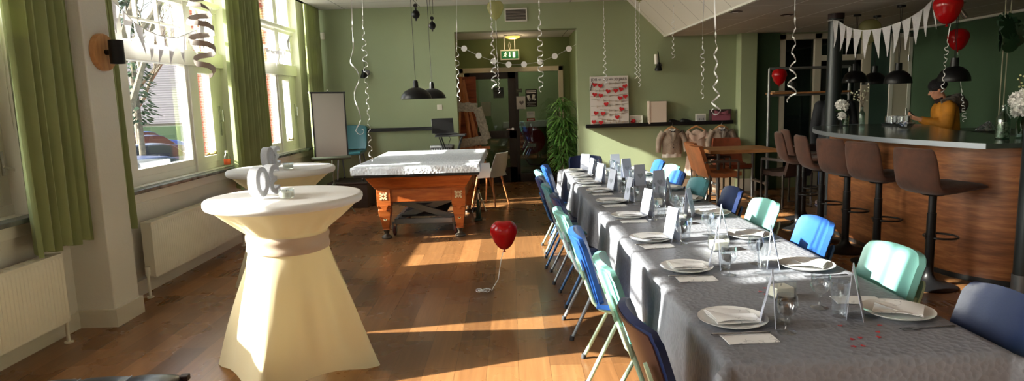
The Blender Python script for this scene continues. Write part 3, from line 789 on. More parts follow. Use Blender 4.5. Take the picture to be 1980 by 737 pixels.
# ================================================================ bar
def spline(pts, n=6):
    out = []
    P = [Vector((*p, 0)) for p in pts]
    for i in range(len(P)-1):
        p0 = P[max(i-1, 0)]; p1 = P[i]; p2 = P[i+1]; p3 = P[min(i+2, len(P)-1)]
        for k in range(n):
            t = k/n; q = .5*((2*p1)+(-p0+p2)*t+(2*p0-5*p1+4*p2-p3)*t*t+(-p0+3*p1-3*p2+p3)*t**3); out.append((q.x, q.y))
    out.append(tuple(pts[-1])); return out
BASE = spline([(3.96, 4.94), (3.80, 5.06), (3.64, 5.34), (3.55, 5.9), (3.52, 6.5), (3.53, 7.0), (3.62, 7.4), (3.82, 7.75), (4.25, 7.95)])
bar = thing('bar_counter', 'curved walnut-plank bar with a thin dark worktop and steel edge', 'bar counter', (3.9, 6.5, 0))
def rel(p, z): return (p[0]-3.9, p[1]-6.5, z)
def wallstrip(line, z0, z1, th, name, mat, **k):
    m = M(); n = len(line); nr = []
    for i in range(n):
        a = Vector((*line[max(i-1, 0)], 0)); b = Vector((*line[min(i+1, n-1)], 0)); d = (b-a).normalized(); nr.append(Vector((d.y, -d.x, 0)))
    vs = []
    for i, p in enumerate(line):
        q = Vector((*p, 0))+nr[i]*th
        vs += [rel(p, z0), rel(p, z1), rel(q, z1), rel(q, z0)]
    fs = [(0,1,2,3), tuple(4*(n-1)+j for j in (3,2,1,0))]
    for i in range(n-1):
        for j in range(4): fs.append((4*i+j, 4*i+(j+1)%4, 4*i+4+(j+1)%4, 4*i+4+j))
    m.add(vs, fs, True); return m.build(name, mat, bar, **k)
WAL = bar_panel_mat()
wallstrip(BASE, 0.05, 1.118, .04, 'front_panel', WAL)
wallstrip([(x+.02, y) for x, y in BASE], 0, .05, .04, 'plinth', BLACKP)
OUT = spline([(3.53, 4.84), (3.39, 5.27), (3.27, 5.77), (3.24, 6.47), (3.29, 6.95), (3.42, 7.4), (3.62, 7.78), (3.9, 7.98), (4.3, 8.05)])
INN = spline([(4.3, 4.84), (4.26, 5.3), (4.27, 5.8), (4.38, 6.4), (4.52, 6.85), (4.68, 7.2), (4.78, 7.5), (4.76, 7.75), (4.62, 7.95)])
def topslab():
    m = M(); n = len(OUT); vs = []
    for a, b in zip(OUT, INN): vs += [rel(a, 1.12), rel(a, 1.158), rel(b, 1.158), rel(b, 1.12)]
    fs = [(3,2,1,0), tuple(4*(n-1)+j for j in (0,1,2,3))]
    for i in range(n-1):
        for j in range(4): fs.append((4*i+j, 4*i+4+j, 4*i+4+(j+1)%4, 4*i+(j+1)%4))
    return m.add(vs, fs, False)
topslab().build('worktop', plain('dark_green_grey_worktop', (66, 76, 70), .16, 0, 14, .02, .1), bar, bevel=.002)
wallstrip([(x-.004, y) for x, y in OUT], 1.118, 1.16, .004, 'edge_strip', plain('brushed_steel_edge', (150, 156, 164), .35, .6))
M().box((.0, -1.66, 1.04), (.55, -2.3, 1.075)).build('end_ledge', plain('dark_ledge', (40, 46, 44), .3), bar)
M().box((.06, -1.62, .0), (.10, -2.3, 1.04)).build('end_panel', WAL, bar)
# inner work counter behind the bar and along the right wall
ic = thing('back_bar_cabinet', 'dark low work cabinet running along the right wall behind the bar', 'cabinet', (6.1, 7.0, 0))
DKC = plain('black_brown_cabinet', (34, 32, 30), .4)
M().box((-.3, -1.8, 0), (.39, 1.8, .98)).build('body', DKC, ic); M().box((-.34, -1.82, .98), (.39, 1.82, 1.02)).build('worktop', plain('dark_counter_stone', (52, 56, 52), .3), ic, bevel=.003)
for k in range(4):
    dd = M().box((-.318, -1.76+k*.89, .08), (-.302, -1.76+k*.89+.85, .94)).build('door', DKC, ic, bevel=.002); M().bar((-.335, -1.7+k*.89, .86), (-.335, -1.55+k*.89, .86), .012).build('handle', CHROME, dd)

# round steel column and the near post
COLM = plain('dark_column_paint', (44, 50, 52), .35, .3, 10, .02)
c1_ = thing('steel_column', 'dark round steel column standing at the far end of the bar', 'column', (4.05, 8.25, 0))
M().cyl((0, 0, 0), (0, 0, ZL-.001), .087, n=32).build('shaft', COLM, c1_)
M().cyl((0, 0, ZL-.06), (0, 0, ZL-.001), .094, n=32).build('collar', plain('dark_maroon_collar', (50, 28, 32), .5), c1_)
c2_ = thing('steel_post', 'dark round post with a worn steel sleeve at the near end of the bar', 'post', (3.815, 4.765, 0))
M().cyl((0, 0, .0), (0, 0, ZL-.001), .06, n=28).build('shaft', COLM, c2_)
M().cyl((0, 0, 0), (0, 0, .17), .066, n=28).build('sleeve', plain('worn_steel_sleeve', (116, 120, 124), .4, .6, 20, .05), c2_)

# ---- bar stools
SUEDE = plain('brown_suede', (70, 40, 26), .85, 0, 30, .2, .16, sheen=.1)
def make_stool():
    t = thing('bar_stool', '', 'bar stool', (0, 0, 0)); W = .20
    prof = []
    # side profile centre line (x,z) and half thickness from the back's top round to the seat's front
    cl = [(-.275, 1.125, .018), (-.27, 1.11, .03), (-.25, 1.02, .036), (-.232, .93, .038), (-.212, .855, .04), (-.168, .808, .042), (-.09, .794, .042), (.02, .796, .04), (.15, .806, .037), (.26, .81, .031), (.325, .801, .022), (.34, .795, .012)]
    m = M(); n = len(cl); NW = 14; ring = []
    top, bot = [], []
    for i, (x, z, h) in enumerate(cl):
        a = Vector((cl[max(i-1, 0)][0], 0, cl[max(i-1, 0)][1])); b = Vector((cl[min(i+1, n-1)][0], 0, cl[min(i+1, n-1)][1])); d = (b-a).normalized(); nn = Vector((-d.z, 0, d.x)) if True else 0
        nn = Vector((d.z*-1, 0, d.x)); 
        for side, arr in ((1, top), (-1, bot)):
            row = []
            for k in range(NW+1):
                s = k/NW*2-1; e = 1-abs(s)**6; curl = .03*s*s*(1 if i < 5 else .35)
                wloc = W*(1 if 1 < i < n-2 else (.93 if i in (1, n-2) else .84))
                p = Vector((x, s*wloc, z))+nn*(side*h*(.25+.75*e)); 
                if i < 5: p.x += curl
                else: p.z += curl*.5
                row.append(p)
            arr.append(row)
    vs = [p for r in top for p in r]+[p for r in bot for p in r]; w1 = NW+1; o = n*w1; fs = []
    for i in range(n-1):
        for k in range(NW):
            a = i*w1+k; fs.append((a, a+1, a+w1+1, a+w1)); fs.append((o+a+w1, o+a+w1+1, o+a+1, o+a))
        a = i*w1; fs.append((a, a+w1, o+a+w1, o+a)); a += NW; fs.append((o+a, o+a+w1, a+w1, a))
    for k in range(NW): fs.append((o+k, o+k+1, k+1, k)); a = (n-1)*w1+k; fs.append((a, a+1, o+a+1, o+a))
    m.add(vs, fs, True); m.build('upholstered_seat', SUEDE, t, sub=1, sharp=180)
    M().cyl((-.02, 0, .55), (-.02, 0, .76), .0285, n=20).cyl((-.02, 0, .745), (-.02, 0, .76), .08, .09).build('gas_lift', BLACK, t)
    M().cyl((-.02, 0, .03), (-.02, 0, .60), .034, n=20).build('column', BLACK, t)
    M().lathe([(.001, 0), (.205, 0), (.207, .008), (.19, .016), (.12, .03), (.06, .06), (.036, .10), (.036, .12), (.001, .12)], (-.02, 0, 0), 40).build('base', BLACK, t)
    ring = [( .085+.115*cos(a), .115*sin(a)*1.05, .40) for a in [2*pi*k/28 for k in range(28)]]
    M().tube(ring, .0085, 8, closed=True).cyl((-.02, 0, .385), (-.02, 0, .42), .04).build('foot_ring', BLACK, t)
    M().bar((.0, .03, .75), (.02, .2, .735), .008).build('lift_lever', CHROME, t)
    return t
st = make_stool()
stools = [(3.32, 5.10, -12), (3.33, 5.86, -4), (3.29, 6.34, 2), (3.27, 6.84, 10), (3.30, 7.5, 16), (3.56, 8.02, 24)]
stools = [(3.34, 5.10, 16), (3.34, 5.86, 16), (3.30, 6.34, 14), (3.29, 6.84, -8), (3.34, 7.5, -14), (3.62, 8.0, -12)]
nm = ['closest to the camera, all of its seat in view', 'second from the near post', 'third from the near post', 'fourth from the near post', 'second from the dark column, turned side-on', 'beside the dark column, farthest from the camera']
for i, (x, y, a) in enumerate(stools):
    place(st, USED, (x, y, 0), radians(a), 'brown suede bar stool %s' % nm[i], 'stools along the bar')
# ================================================================ place settings
CHINA = plain('white_china', (236, 236, 234), .15, 0, 10, .01)
def napkin_mat():
    t = NT('printed_paper_napkin'); v = t.coords()
    w = t.n('TexNoise'); w.inputs['Scale'].default_value = 26; w.inputs['Detail'].default_value = 1; t.l(v, w.inputs['Vector'])
    a = t.math('ABSOLUTE', t.math('SUBTRACT', w.outputs['Fac'], .5)); ln = t.math('LESS_THAN', a, .012)
    msk = t.math('GREATER_THAN', t.noise(v, 9, 1), .52)
    c = t.mix(t.math('MULTIPLY', t.math('MULTIPLY', ln, msk), .6), (232, 232, 232), (120, 122, 132))
    t.bsdf(c, .8, 0, t.noise(v, 60, 2), .1, .002); return t.m
NAP = napkin_mat()
CARD = plain('pearl_card_paper', (186, 192, 210), .45, 0, 60, .05)
CARDIN = plain('card_inside_print', (150, 156, 172), .6)
STEEL = plain('polished_cutlery_steel', (170, 172, 176), .22, 1)
TZ = .7515
def mk_plate():
    return M().lathe([(.001, .004), (.07, .004), (.072, 0), (.078, 0), (.082, .005), (.118, .016), (.1255, .020), (.126, .0225), (.118, .020), (.085, .011), (.075, .009), (.001, .009)], n=48, close=False).build('dinner_plate', CHINA, sharp=60)
def mk_platenap():
    m = M(); m.slab(lambda u, v: ((u-.5)*.165, (v-.5)*.15, .0235+.005*sin(u*5)*v+.003*sin(v*7)), 10, 10, .0018)
    o = m.build('paper_napkin', NAP)
    f = M(); f.slab(lambda u, v: (-.08+u*.16*(1-v*.0), -.07+v*.14*(1-u*.55), .029+.006*sin(u*4+v*3)), 10, 8, .0016); f.build('folded_flap', NAP, o)
    return o
def mk_sidenap():
    return M().slab(lambda u, v: ((u-.5)*.175, (v-.5)*.10, .0025+.0012*sin(u*6+v*4)), 10, 6, .003).build('paper_napkin', NAP)
def mk_knife():
    t = thing('table_knife', '', 'knife', (0, 0, 0))
    M().prism([(-.10, -.006), (0, -.0045), (0, .0045), (-.10, .006), (-.106, 0)], .005, Matrix.Translation((0, 0, .0))).build('handle', STEEL, t, bevel=.0015)
    M().prism([(0, -.0045), (.085, -.007), (.105, .001), (.10, .006), (0, .0045)], .0016, Matrix.Translation((0, 0, .0015))).build('blade', STEEL, t)
    return t
def mk_fork():
    t = thing('table_fork', '', 'fork', (0, 0, 0))
    M().prism([(-.10, -.0065), (-.02, -.003), (.03, -.0035), (.045, -.011), (.06, -.0115), (.06, .0115), (.045, .011), (.03, .0035), (-.02, .003), (-.10, .0065), (-.106, 0)], .0025).build('handle', STEEL, t)
    for k in range(4): M().box((.058, -.0115+k*.0066, .0), (.098, -.0115+k*.0066+.0032, .0022)).build('tine', STEEL, t)
    return t
def mk_card():
    t = thing('greeting_card', '', 'card', (0, 0, 0))
    h, wd = .195, .105
    M().slab(lambda u, v: (-.026+.042*v, (u-.5)*wd, h*v+.001), 4, 4, .0022, smooth=False).build('front_panel', CARD, t)
    M().slab(lambda u, v: (.031-.013*v, (u-.5)*wd, h*v+.001), 4, 4, .0022, smooth=False).build('rear_panel', CARD, t)
    hm = Matrix.Translation((-.0075, 0, .095)) @ Matrix.Rotation(math.atan2(.042, h), 4, 'Y') @ Matrix.Rotation(-pi/2, 4, 'Z') @ Matrix.Rotation(pi/2, 4, 'X')
    M().prism(heart_outline(.055), .0008, hm).build('heart_print', CARDIN, t)
    return t
def mk_goblet():
    return M().lathe([(.001, .001), (.033, .001), (.034, .003), (.012, .008), (.0055, .014), (.005, .05), (.012, .058), (.028, .072), (.0365, .092), (.0375, .112), (.034, .138), (.0325, .138), (.0355, .112), (.0345, .094), (.026, .075), (.010, .063), (.001, .061)], n=32, close=False).build('wine_goblet', CLEAR, sharp=60)
def mk_tumbler():
    m = M()
    def fn(u, v):
        t = 2*pi*u; return t
    prof = [(.001, .0), (.024, .0), (.026, .004), (.0262, .045), (.031, .075), (.0355, .10), (.036, .118), (.034, .135), (.0325, .135), (.0342, .117), (.0335, .10), (.029, .076), (.0235, .048), (.023, .014), (.001, .012)]
    vs = []; n = 36
    for (r, z) in prof:
        for j in range(n):
            t = 2*pi*j/n; q = r*(1-(.05*abs(sin(5*t)) if z < .08 and r > .02 else 0)); vs.append((q*cos(t), q*sin(t), z))
    fs = [(i*n+j, i*n+(j+1) % n, (i+1)*n+(j+1) % n, (i+1)*n+j) for i in range(len(prof)-1) for j in range(n)]
    return m.add(vs, fs, True).build('tumbler_glass', CLEAR, sharp=60)
def mk_smallglass():
    return M().lathe([(.001, 0), (.025, 0), (.027, .004), (.031, .085), (.0295, .085), (.0255, .012), (.001, .010)], n=28, close=False).build('water_glass', CLEAR, sharp=60)
def mk_candle():
    t = thing('candle_glass', '', 'candle', (0, 0, 0)); a = .043
    m = M()
    for (x0, x1, y0, y1) in ((-a, a, -a, -a+.003), (-a, a, a-.003, a), (-a, -a+.003, -a, a), (a-.003, a, -a, a)): m.box((x0, y0, .002), (x1, y1, .082))
    m.box((-a, -a, 0), (a, a, .008)); m.build('glass_holder', CLEAR, t)
    M().box((-a+.0045, -a+.0045, .0085), (a-.0045, a-.0045, .052)).build('wax', WAX, t, bevel=.004)
    M().cyl((0, 0, .05), (.001, 0, .062), .0012, n=6).build('wick', BLACK, t)
    return t
PL, PN, SN, KN, FK, CD, GO, TU, SG, CA = mk_plate(), mk_platenap(), mk_sidenap(), mk_knife(), mk_fork(), mk_card(), mk_goblet(), mk_tumbler(), mk_smallglass(), mk_candle()
for o, c in ((PL, 'plate'), (PN, 'napkin'), (SN, 'napkin'), (GO, 'glass'), (TU, 'glass'), (SG, 'glass')): o['category'] = c
O9 = ['first', 'second', 'third', 'fourth', 'fifth', 'sixth', 'seventh', 'eighth', 'last']
UU = {}
def put(p, x, y, rz, lb, grp, z=TZ):
    key = p.as_pointer(); nm_ = {True: 1}
    o = copytree(p) if UU.get(key) else p
    UU[key] = True; o.location = (x, y, z); o.rotation_euler.z = rz; o['label'] = lb; o['group'] = grp; return o
Ly = [2.33, 3.08, 3.75, 4.5, 5.16, 5.77, 6.33, 6.9, 7.42]; Lx = [.80, .83, .80, .81, .785, .775, .75, .735, .715]
Ry = [2.36, 3.05, 3.75, 4.5, 5.15, 5.79, 6.3, 6.88, 7.36]; Rx = [1.43, 1.40, 1.375, 1.39, 1.39, 1.40, 1.365, 1.36, 1.35]
cardL = [(.915, 2.30, 112), (.965, 3.09, 110), (.91, 3.72, 120), (.93, 4.5, 124), (.925, 5.17, 128), (.885, 5.78, 128), (.85, 6.33, 130), (.84, 6.92, 120), (.83, 7.42, 95)]
cardR = [(1.265, 2.34, 120), (1.255, 3.08, 112), (1.225, 3.74, 110), (1.225, 4.46, 108), (1.235, 5.1, 70), (1.27, 5.6, 62), (1.20, 6.1, 60), (1.19, 6.75, 75), (1.16, 7.3, 60)]
for i in range(9):
    s = O9[i]; y = Ly[i]; x = Lx[i]; a = random.uniform(-.15, .15)
    W_ = 'window side, %s setting from the camera' % s; B_ = 'bar side, %s setting from the camera' % s
    put(PL, x, y, a, 'white dinner plate, %s' % W_, 'plates on the long table')
    put(PN, x, y, a+.1, 'printed napkin lying on the plate, %s' % W_, 'napkins on the plates')
    put(SN, x, y-.165, .12+a, 'folded printed napkin beside the plate, %s' % W_, 'napkins beside the plates')
    put(KN, x-.015, y-.135, .02+a*.3, 'steel knife across the napkin, %s' % W_, 'knives on the long table', TZ+.0062)
    put(CD, cardL[i][0], cardL[i][1], radians((-22, -17, 18, 20, 12, 24, 30, 15, 60)[i]), 'pale folded card standing upright, %s' % W_, 'cards on the long table')
    put(GO, .95 if i != 1 else .995, (y-.12 if i < 7 else y-.05), 0, 'small stemmed wine glass, %s' % W_, 'wine glasses on the long table')
    put(TU if i in (2,) else SG, (.975, 1.01, 1.0, 1.03, 1.0, .98, .96, .93, .92)[i], y-.02 if i else y-.03, 0, 'water glass behind the wine glass, %s' % W_, 'water glasses on the long table')
    y = Ry[i]; x = Rx[i]
    put(PL, x, y, a, 'white dinner plate, %s' % B_, 'plates on the long table')
    put(PN, x+.005, y, a+2.6, 'printed napkin lying on the plate, %s' % B_, 'napkins on the plates')
    if i < 4: put(SN, x-.06, y+.175, -.1+a, 'folded printed napkin behind the plate, %s' % B_, 'napkins beside the plates')
    put(FK, x+.02, y-.15, pi+.1+a*.3, 'steel fork in front of the plate, %s' % B_, 'forks on the long table', TZ+.001)
    put(CD, cardR[i][0], cardR[i][1], radians((151, 158, 162, 150, 160, 105, 100, 110, 100)[i]), 'pale folded card standing upright, %s' % B_, 'cards on the long table')
    put(TU, (1.21, 1.19, 1.175, 1.155, 1.17, 1.20, 1.15, 1.13, 1.12)[i], y+(.0 if i < 4 else -.1), 0, 'waisted beer glass, %s' % B_, 'beer glasses on the long table')
    if i < 5: put(GO, (1.185, 1.19, 1.165, 1.15, 1.12)[i], y+.10, 0, 'small stemmed wine glass, %s' % B_, 'wine glasses on the long table')
for i, (x, y, r) in enumerate(((1.09, 2.6, .15), (1.105, 3.46, .1), (1.07, 4.2, .3), (1.1, 4.95, -.1), (1.08, 6.1, .1), (1.05, 7.0, .2))):
    put(CA, x, y, r, 'ivory candle in a square glass, %s down the middle of the long table' % ['first', 'second', 'third', 'fourth', 'fifth', 'sixth'][i], 'candles on the long table')
CONF = plain('red_foil_confetti', (178, 24, 34), .35)
cf = M().prism(heart_outline(.018, 16), .0012).build('heart_confetti', CONF); tag(cf, 'tiny red paper heart scattered on the grey tablecloth', 'confetti')
for i, (x, y) in enumerate(((1.166, 2.259), (1.141, 2.128), (1.112, 2.065), (1.174, 2.14), (1.144, 2.067), (1.262, 2.188), (1.239, 2.14), (1.304, 2.252), (1.048, 2.654), (1.041, 2.692), (1.08, 2.74))):
    put(cf, x, y, i*1.3, 'tiny red paper heart lying flat on the grey tablecloth', 'heart confetti on the tablecloth', TZ+.0005)

# ================================================================ wall shelves and what stands on them
SH = plain('black_shelf_lacquer', (18, 18, 20), .35, 0, 20, .02)
o = M().box((-2.75, BW-.10, 1.135), (-1.02, BW-.001, 1.19)).build('wall_shelf', SH, bevel=.003); tag(o, 'long black picture ledge on the green wall left of the doorway', 'shelf')
o = M().box((1.215, BW-.12, 1.09), (3.60, BW-.001, 1.125)).box((1.215, BW-.125, 1.09), (3.60, BW-.115, 1.15)).build('wall_shelf', SH, bevel=.003); tag(o, 'long black picture ledge on the green wall right of the doorway', 'shelf')
SZ = 1.126
# poster board with the pegged hearts
bd = thing('message_board', 'white board with strings of pegs and red paper hearts', 'board', (1.60, BW-.10, SZ), 0)
til = Matrix.Rotation(radians(-4), 4, 'X')
CANV = plain('white_canvas', (222, 214, 208), .8, 0, 60, .05)
M().box((-.31, -.012, 0), (.31, .012, .79)).xf(til).build('canvas', CANV, bd, bevel=.003)
HR = plain('red_felt_heart', (196, 30, 34), .7); TW = plain('brown_twine', (120, 96, 70), .8); PEG = plain('small_wooden_peg', (196, 176, 150), .6); INK = plain('grey_ink', (70, 66, 64), .6)
def B(x, z, y=-.018): p = til @ Vector((x, y, z)); return p
S = [(.675, -.30, .30, .01), (.575, -.30, .12, -.01), (.60, .02, .30, .03), (.47, -.3, .30, .03), (.43, -.3, .3, -.05), (.31, -.3, .3, .035), (.26, -.15, .3, -.03), (.16, -.3, .3, .04), (.12, -.2, .3, -.07), (.06, -.3, .3, -.02)]
for (z, x0, x1, dz) in S:
    M().tube([B(x0+(x1-x0)*k/8, z+dz*(k/8)-.012*sin(pi*k/8)) for k in range(9)], .0022, 5).build('string', TW, bd)
    for k in range(1, 6):
        xx = x0+(x1-x0)*(k+.1*sin(k*7+z*90))/6; zz = z+dz*(k/6)-.012
        M().box((-.005, -.006, -.018), (.005, .003, .018)).xf(Matrix.Translation(B(xx, zz, -.021))).build('peg', PEG, bd)
for (px, pz) in ((.075, .655), (.165, .635), (.29, .545), (.415, .55), (.50, .57), (.565, .62), (.07, .50), (.17, .48), (.48, .43), (.565, .455), (.255, .34), (.5, .255), (.085, .20), (.20, .19), (.43, .125), (.05, .06), (.165, .045)):
    M().prism(heart_outline(.078, 22), .004, til @ Matrix.Translation((px-.31, -.024, pz)) @ Matrix.Rotation(pi/2, 4, 'X') @ Matrix.Rotation(.2*sin(px*60), 4, 'Z')).build('paper_heart', HR, bd)
text_mesh('JOB \u221e IAS \u221e 30 JAAR', .062, .0008, INK, 'lettering', bd, tuple(B(.0, .735, -.014)), (pi/2-radians(4), 0, 0))
M().bar(B(-.31, .56, -.02), B(-.27, .70, -.02), .012, .006).build('pen', BLACK, bd)
# small white tray with red hearts
t = thing('white_tray', 'small white tray of red paper hearts leaning on the right ledge', 'tray', (2.03, BW-.06, SZ), 0)
m = M(); m.box((-.10, .0, 0), (.10, .006, .145)).box((-.105, -.035, 0), (-.098, .006, .145)).box((.098, -.035, 0), (.105, .006, .145)).box((-.105, -.035, -.0), (.105, .006, .008)).box((-.105, -.035, .137), (.105, .006, .145)); m.build('body', WPAINT, t, bevel=.003)
for k, (x, z) in enumerate(((-.06, .04), (-.03, .05), (-.045, .065))): M().prism(heart_outline(.055), .006, Matrix.Translation((x, -.01-.007*k, z)) @ Matrix.Rotation(pi/2, 4, 'X')).build('paper_heart', HR, t)
for k, x in enumerate((.02, .05, .07)): M().cbox((x, -.012, .035+.01*k), (.008, .006, .05), ry=.5*k).build('peg', PEG, t)
t = thing('gift_box', 'large cream square box standing on the right ledge', 'box', (2.375, BW-.07, SZ), 0)
M().box((-.145, -.05, 0), (.145, .05, .36)).build('body', plain('cream_pink_card', (222, 206, 190), .6), t, bevel=.006)
M().box((-.151, -.056, -.0), (-.12, .054, .366)).build('lid_edge', MC['cream_pink_card'], t, bevel=.004)
def shoe(x, rz, lb):
    t = thing('black_shoe', lb, 'shoe', (x, BW-.065, SZ), rz, 'shoes on the ledge')
    M().grid(lambda u, v: ((-.11+.22*v), .036*(.75+.25*sin(pi*min(1, v*1.2)))*cos(pi*u)*sqrt(max(.02, 1-abs(2*v-1)**5)), .006+(.055*(1-v)**.8+.012+.01*sin(pi*v))*sin(pi*u)*sqrt(max(.02, 1-abs(2*v-1)**6))), 12, 16).build('upper', plain('black_satin', (22, 22, 26), .35), t)
    M().box((-.11, -.03, 0), (.11, .03, .008)).build('sole', BLACKP, t, bevel=.003)
shoe(2.66, .2, 'left of two black shoes lying on the right ledge'); shoe(2.86, -.25, 'right of two black shoes lying on the right ledge')
t = thing('photo_frame', 'small white framed print beside the pink box on the ledge', 'picture frame', (3.08, BW-.075, SZ), 0)
M().box((-.085, -.01, 0), (.085, .01, .14)).build('frame', WPAINT, t, bevel=.004); M().box((-.066, -.0125, .018), (.066, -.009, .122)).build('print', plain('grey_print', (184, 184, 182), .7), t)
M().cbox((-.02, -.013, .05), (.012, .001, .03)).cbox((.012, -.013, .05), (.02, .001, .012)).cbox((.04, -.013, .052), (.014, .001, .034)).build('print_motif', INK, t)
t = thing('clutch_box', 'dark box with a dusty pink bow at the right end of the ledge', 'gift box', (3.40, BW-.07, SZ), 0)
PK = plain('dusty_pink_satin', (150, 84, 100), .5)
M().box((-.17, -.045, 0), (.17, .045, .20)).build('body', plain('dark_plum_card', (62, 42, 44), .6), t, bevel=.005); M().box((-.15, -.05, .02), (.15, -.044, .13)).build('pink_panel', PK, t, bevel=.003)
for s in (-1, 1): M().slab(lambda u, v: (s*.11*u, -.056-.012*sin(pi*u), .14+(v-.5)*.07*(.3+u)), 8, 4, .006).build('bow_loop', PK, t)

# clothes hanging from the ledge ------------------------------------------
TWEED = plain('grey_beige_tweed', (150, 134, 120), .9, 0, 70, .4, .14); SHIRT = plain('white_shirt_cotton', (222, 216, 210), .8, 0, 30, .1); LACE = plain('blush_lace_cloth', (214, 190, 174), .8, 0, 50, .3, .06)
HWOOD = wood_mat('hanger_beech', (186, 130, 80), (208, 152, 98), (222, 170, 118)); DKTIE = plain('dark_bow_tie', (36, 34, 40), .6)
def hanger(t, w, z=1.07):
    h = M(); h.tube([(-w, 0, z-.075), (-w*.5, 0, z-.028), (0, 0, z), (w*.5, 0, z-.028), (w, 0, z-.075)], [.011, .014, .016, .014, .011], 10); ho = h.build('hanger', HWOOD, t)
    M().tube([(0, 0, z), (0, 0, z+.03), (.014, 0, z+.045), (.012, 0, z+.062), (0, 0, z+.066)], .0022, 6).build('hanger_hook', CHROME, ho)
def garment_body(w_top, w_bot, z0, z1, d, wav, seed):
    """closed flattened tube hanging from the shoulders"""
    def fn(u, v):
        t = 2*pi*u; k = v
        w = w_bot+(w_top-w_bot)*k
        if k > .86: w *= 1-.55*((k-.86)/.14)**1.6
        dd = d*(1+.15*sin(k*5)); f = wav*sin(t*7+seed)*(1-k)
        zz = z0+(z1-z0)*k+(.0 if k < .9 else .02*(1-abs(cos(t))))
        return ((w+f)*cos(t), (dd+f*.6)*sin(t), zz)
    m = M(); m.grid(fn, 56, 26, wrapu=True); return m
def sleeve(s, w, z1, L, mat, t, r=.05, out=.06, name='sleeve'):
    pts = [(s*w*.82, 0, z1-.05), (s*(w+out*.35), 0, z1-.12), (s*(w+out*.8), -.01, z1-L*.5), (s*(w+out*1.05), -.025, z1-L)]
    M().tube(pts, [r*1.1, r*1.05, r*.95, r*.75], 16).build(name, mat, t)
def jacket(lb, x, w, L, out):
    t = thing('jacket', lb, 'jacket', (x, BW-.13, 0), 0, 'clothes hanging from the ledge')
    z1 = 1.03; z0 = z1-L
    hanger(t, w*.75)
    garment_body(w*.93, w, z0, z1, .055, .006, 1).build('body', TWEED, t)
    for s in (-1, 1):
        sleeve(s, w, z1, L*.92, TWEED, t, .052, out)
        M().prism([(0, -.20), (s*.035, -.16), (s*.06, -.06), (s*.085, -.065), (s*.07, -.02), (s*.035, .0), (s*.012, -.10)][::s], .008, Matrix.Translation((0, -.062, z1)) @ Matrix.Rotation(pi/2, 4, 'X')).build('lapel', TWEED, t, bevel=.002)
    M().prism([(-.034, .0), (0, -.19), (.034, 0)], .006, Matrix.Translation((0, -.056, z1)) @ Matrix.Rotation(pi/2, 4, 'X')).build('shirt_front', SHIRT, t)
    M().tube([(-.045, -.03, z1+.005), (-.03, -.058, z1-.01), (-.005, -.066, z1-.045), (.005, -.066, z1-.045), (.03, -.058, z1-.01), (.045, -.03, z1+.005)], .013, 8).build('shirt_collar', SHIRT, t)
    M().prism([(-.035, .014), (-.035, -.014), (0, -.004), (.035, -.014), (.035, .014), (0, .004)], .01, Matrix.Translation((0, -.072, z1-.035)) @ Matrix.Rotation(pi/2, 4, 'X')).build('bow_tie', DKTIE, t)
    for k in range(2): M().lathe([(.001, 0), (.009, 0), (.009, .004), (.001, .004)], (.012, -.062, z1-.235-.06*k), 12, Matrix.Rotation(pi/2, 4, 'X')).build('button', DKTIE, t)
    garment_body(w*.9, w*.92, z0-.055, z0+.1, .046, .01, 4).build('shirt_tail', SHIRT, t)
    return t
jacket('tweed child jacket with a white shirt, left of the three hanging outfits', 2.60, .165, .40, .06)
jacket('tweed child jacket with a white shirt, right of the three hanging outfits', 3.40, .17, .50, .05)
t = thing('dress', 'blush lace child dress hanging between the two tweed jackets', 'dress', (3.0, BW-.12, 0), 0, 'clothes hanging from the ledge')
hanger(t, .14)
garment_body(.135, .15, .62, 1.0, .04, .006, 2).build('bodice', LACE, t); garment_body(.15, .19, .27, .64, .05, .02, 3).build('skirt', LACE, t)
M().slab(lambda u, v: (-.13+.26*u, -.048-.006*sin(u*9), .99-.10*sin(pi*u)*.6-.09*v*(1-.0*u)-.02*sin(u*6)), 16, 6, .006).build('draped_collar', LACE, t)
for s in (-1, 1): M().tube([(s*.12, 0, .985), (s*.165, -.005, .94), (s*.175, -.01, .87)], [.035, .04, .045], 14).build('cap_sleeve', LACE, t)

# things fixed to walls -------------------------------------------------------
def wall_spot(lb, x, z, white):
    t = thing('wall_spotlight', lb, 'wall lamp', (x, BW-.001, z), 0, 'spotlights on the green wall')
    GR = plain('grey_lamp_metal', (120, 120, 122), .4, .5)
    M().lathe([(.001, 0), (.045, 0), (.042, .018), (.02, .024), (.001, .024)], (.02, 0, .0), 24, Matrix.Rotation(pi/2, 4, 'X')).build('wall_plate', GR, t)
    M().tube([(.02, -.02, 0), (0, -.10, .02), (0, -.11, .05), (-.005, -.07, .19), (-.008, -.04, .22)], .006, 8).build('arm', BLACK, t)
    if white: M().cyl((-.045, -.11, .02), (-.05, -.10, .17), .03, n=18).build('white_cylinder', WPAINT, t)
    M().lathe([(.02, .075), (.026, .07), (.026, .03), (.034, .02), (.055, -.02), (.06, -.05), (.055, -.056), (.052, -.05), (.03, .01), (.001, .02)], (-.012, -.11, -.03), 24, Matrix.Rotation(.15, 4, 'X'), close=False).build('lamp_head', BLACK, t)
    M().tube([(-.045, -.11, -.01), (.045, -.11, -.01)], .004, 6).build('pivot', BLACK, t)
wall_spot('black wall spotlight on the green wall above the billiard table', -2.32, 2.09, 0)
wall_spot('black wall spotlight with a white cylinder, right of the doorway', 2.40, 2.06, 1)
t = thing('motion_sensor', 'small cream motion sensor high on the wall beside the curtain', 'sensor', (-2.98, BW-.001, 2.69), 0)
M().box((-.03, -.035, -.055), (.03, 0, .055)).build('body', CREAM, t, bevel=.008); M().tube([(-.03, -.006, -.04), (-.12, -.004, -.045)], .005, 6).build('cable', CREAM, t)
t = thing('light_switch', 'square cream double switch on the wall left of the doorway', 'switch', (-1.155, BW-.001, 1.50), 0)
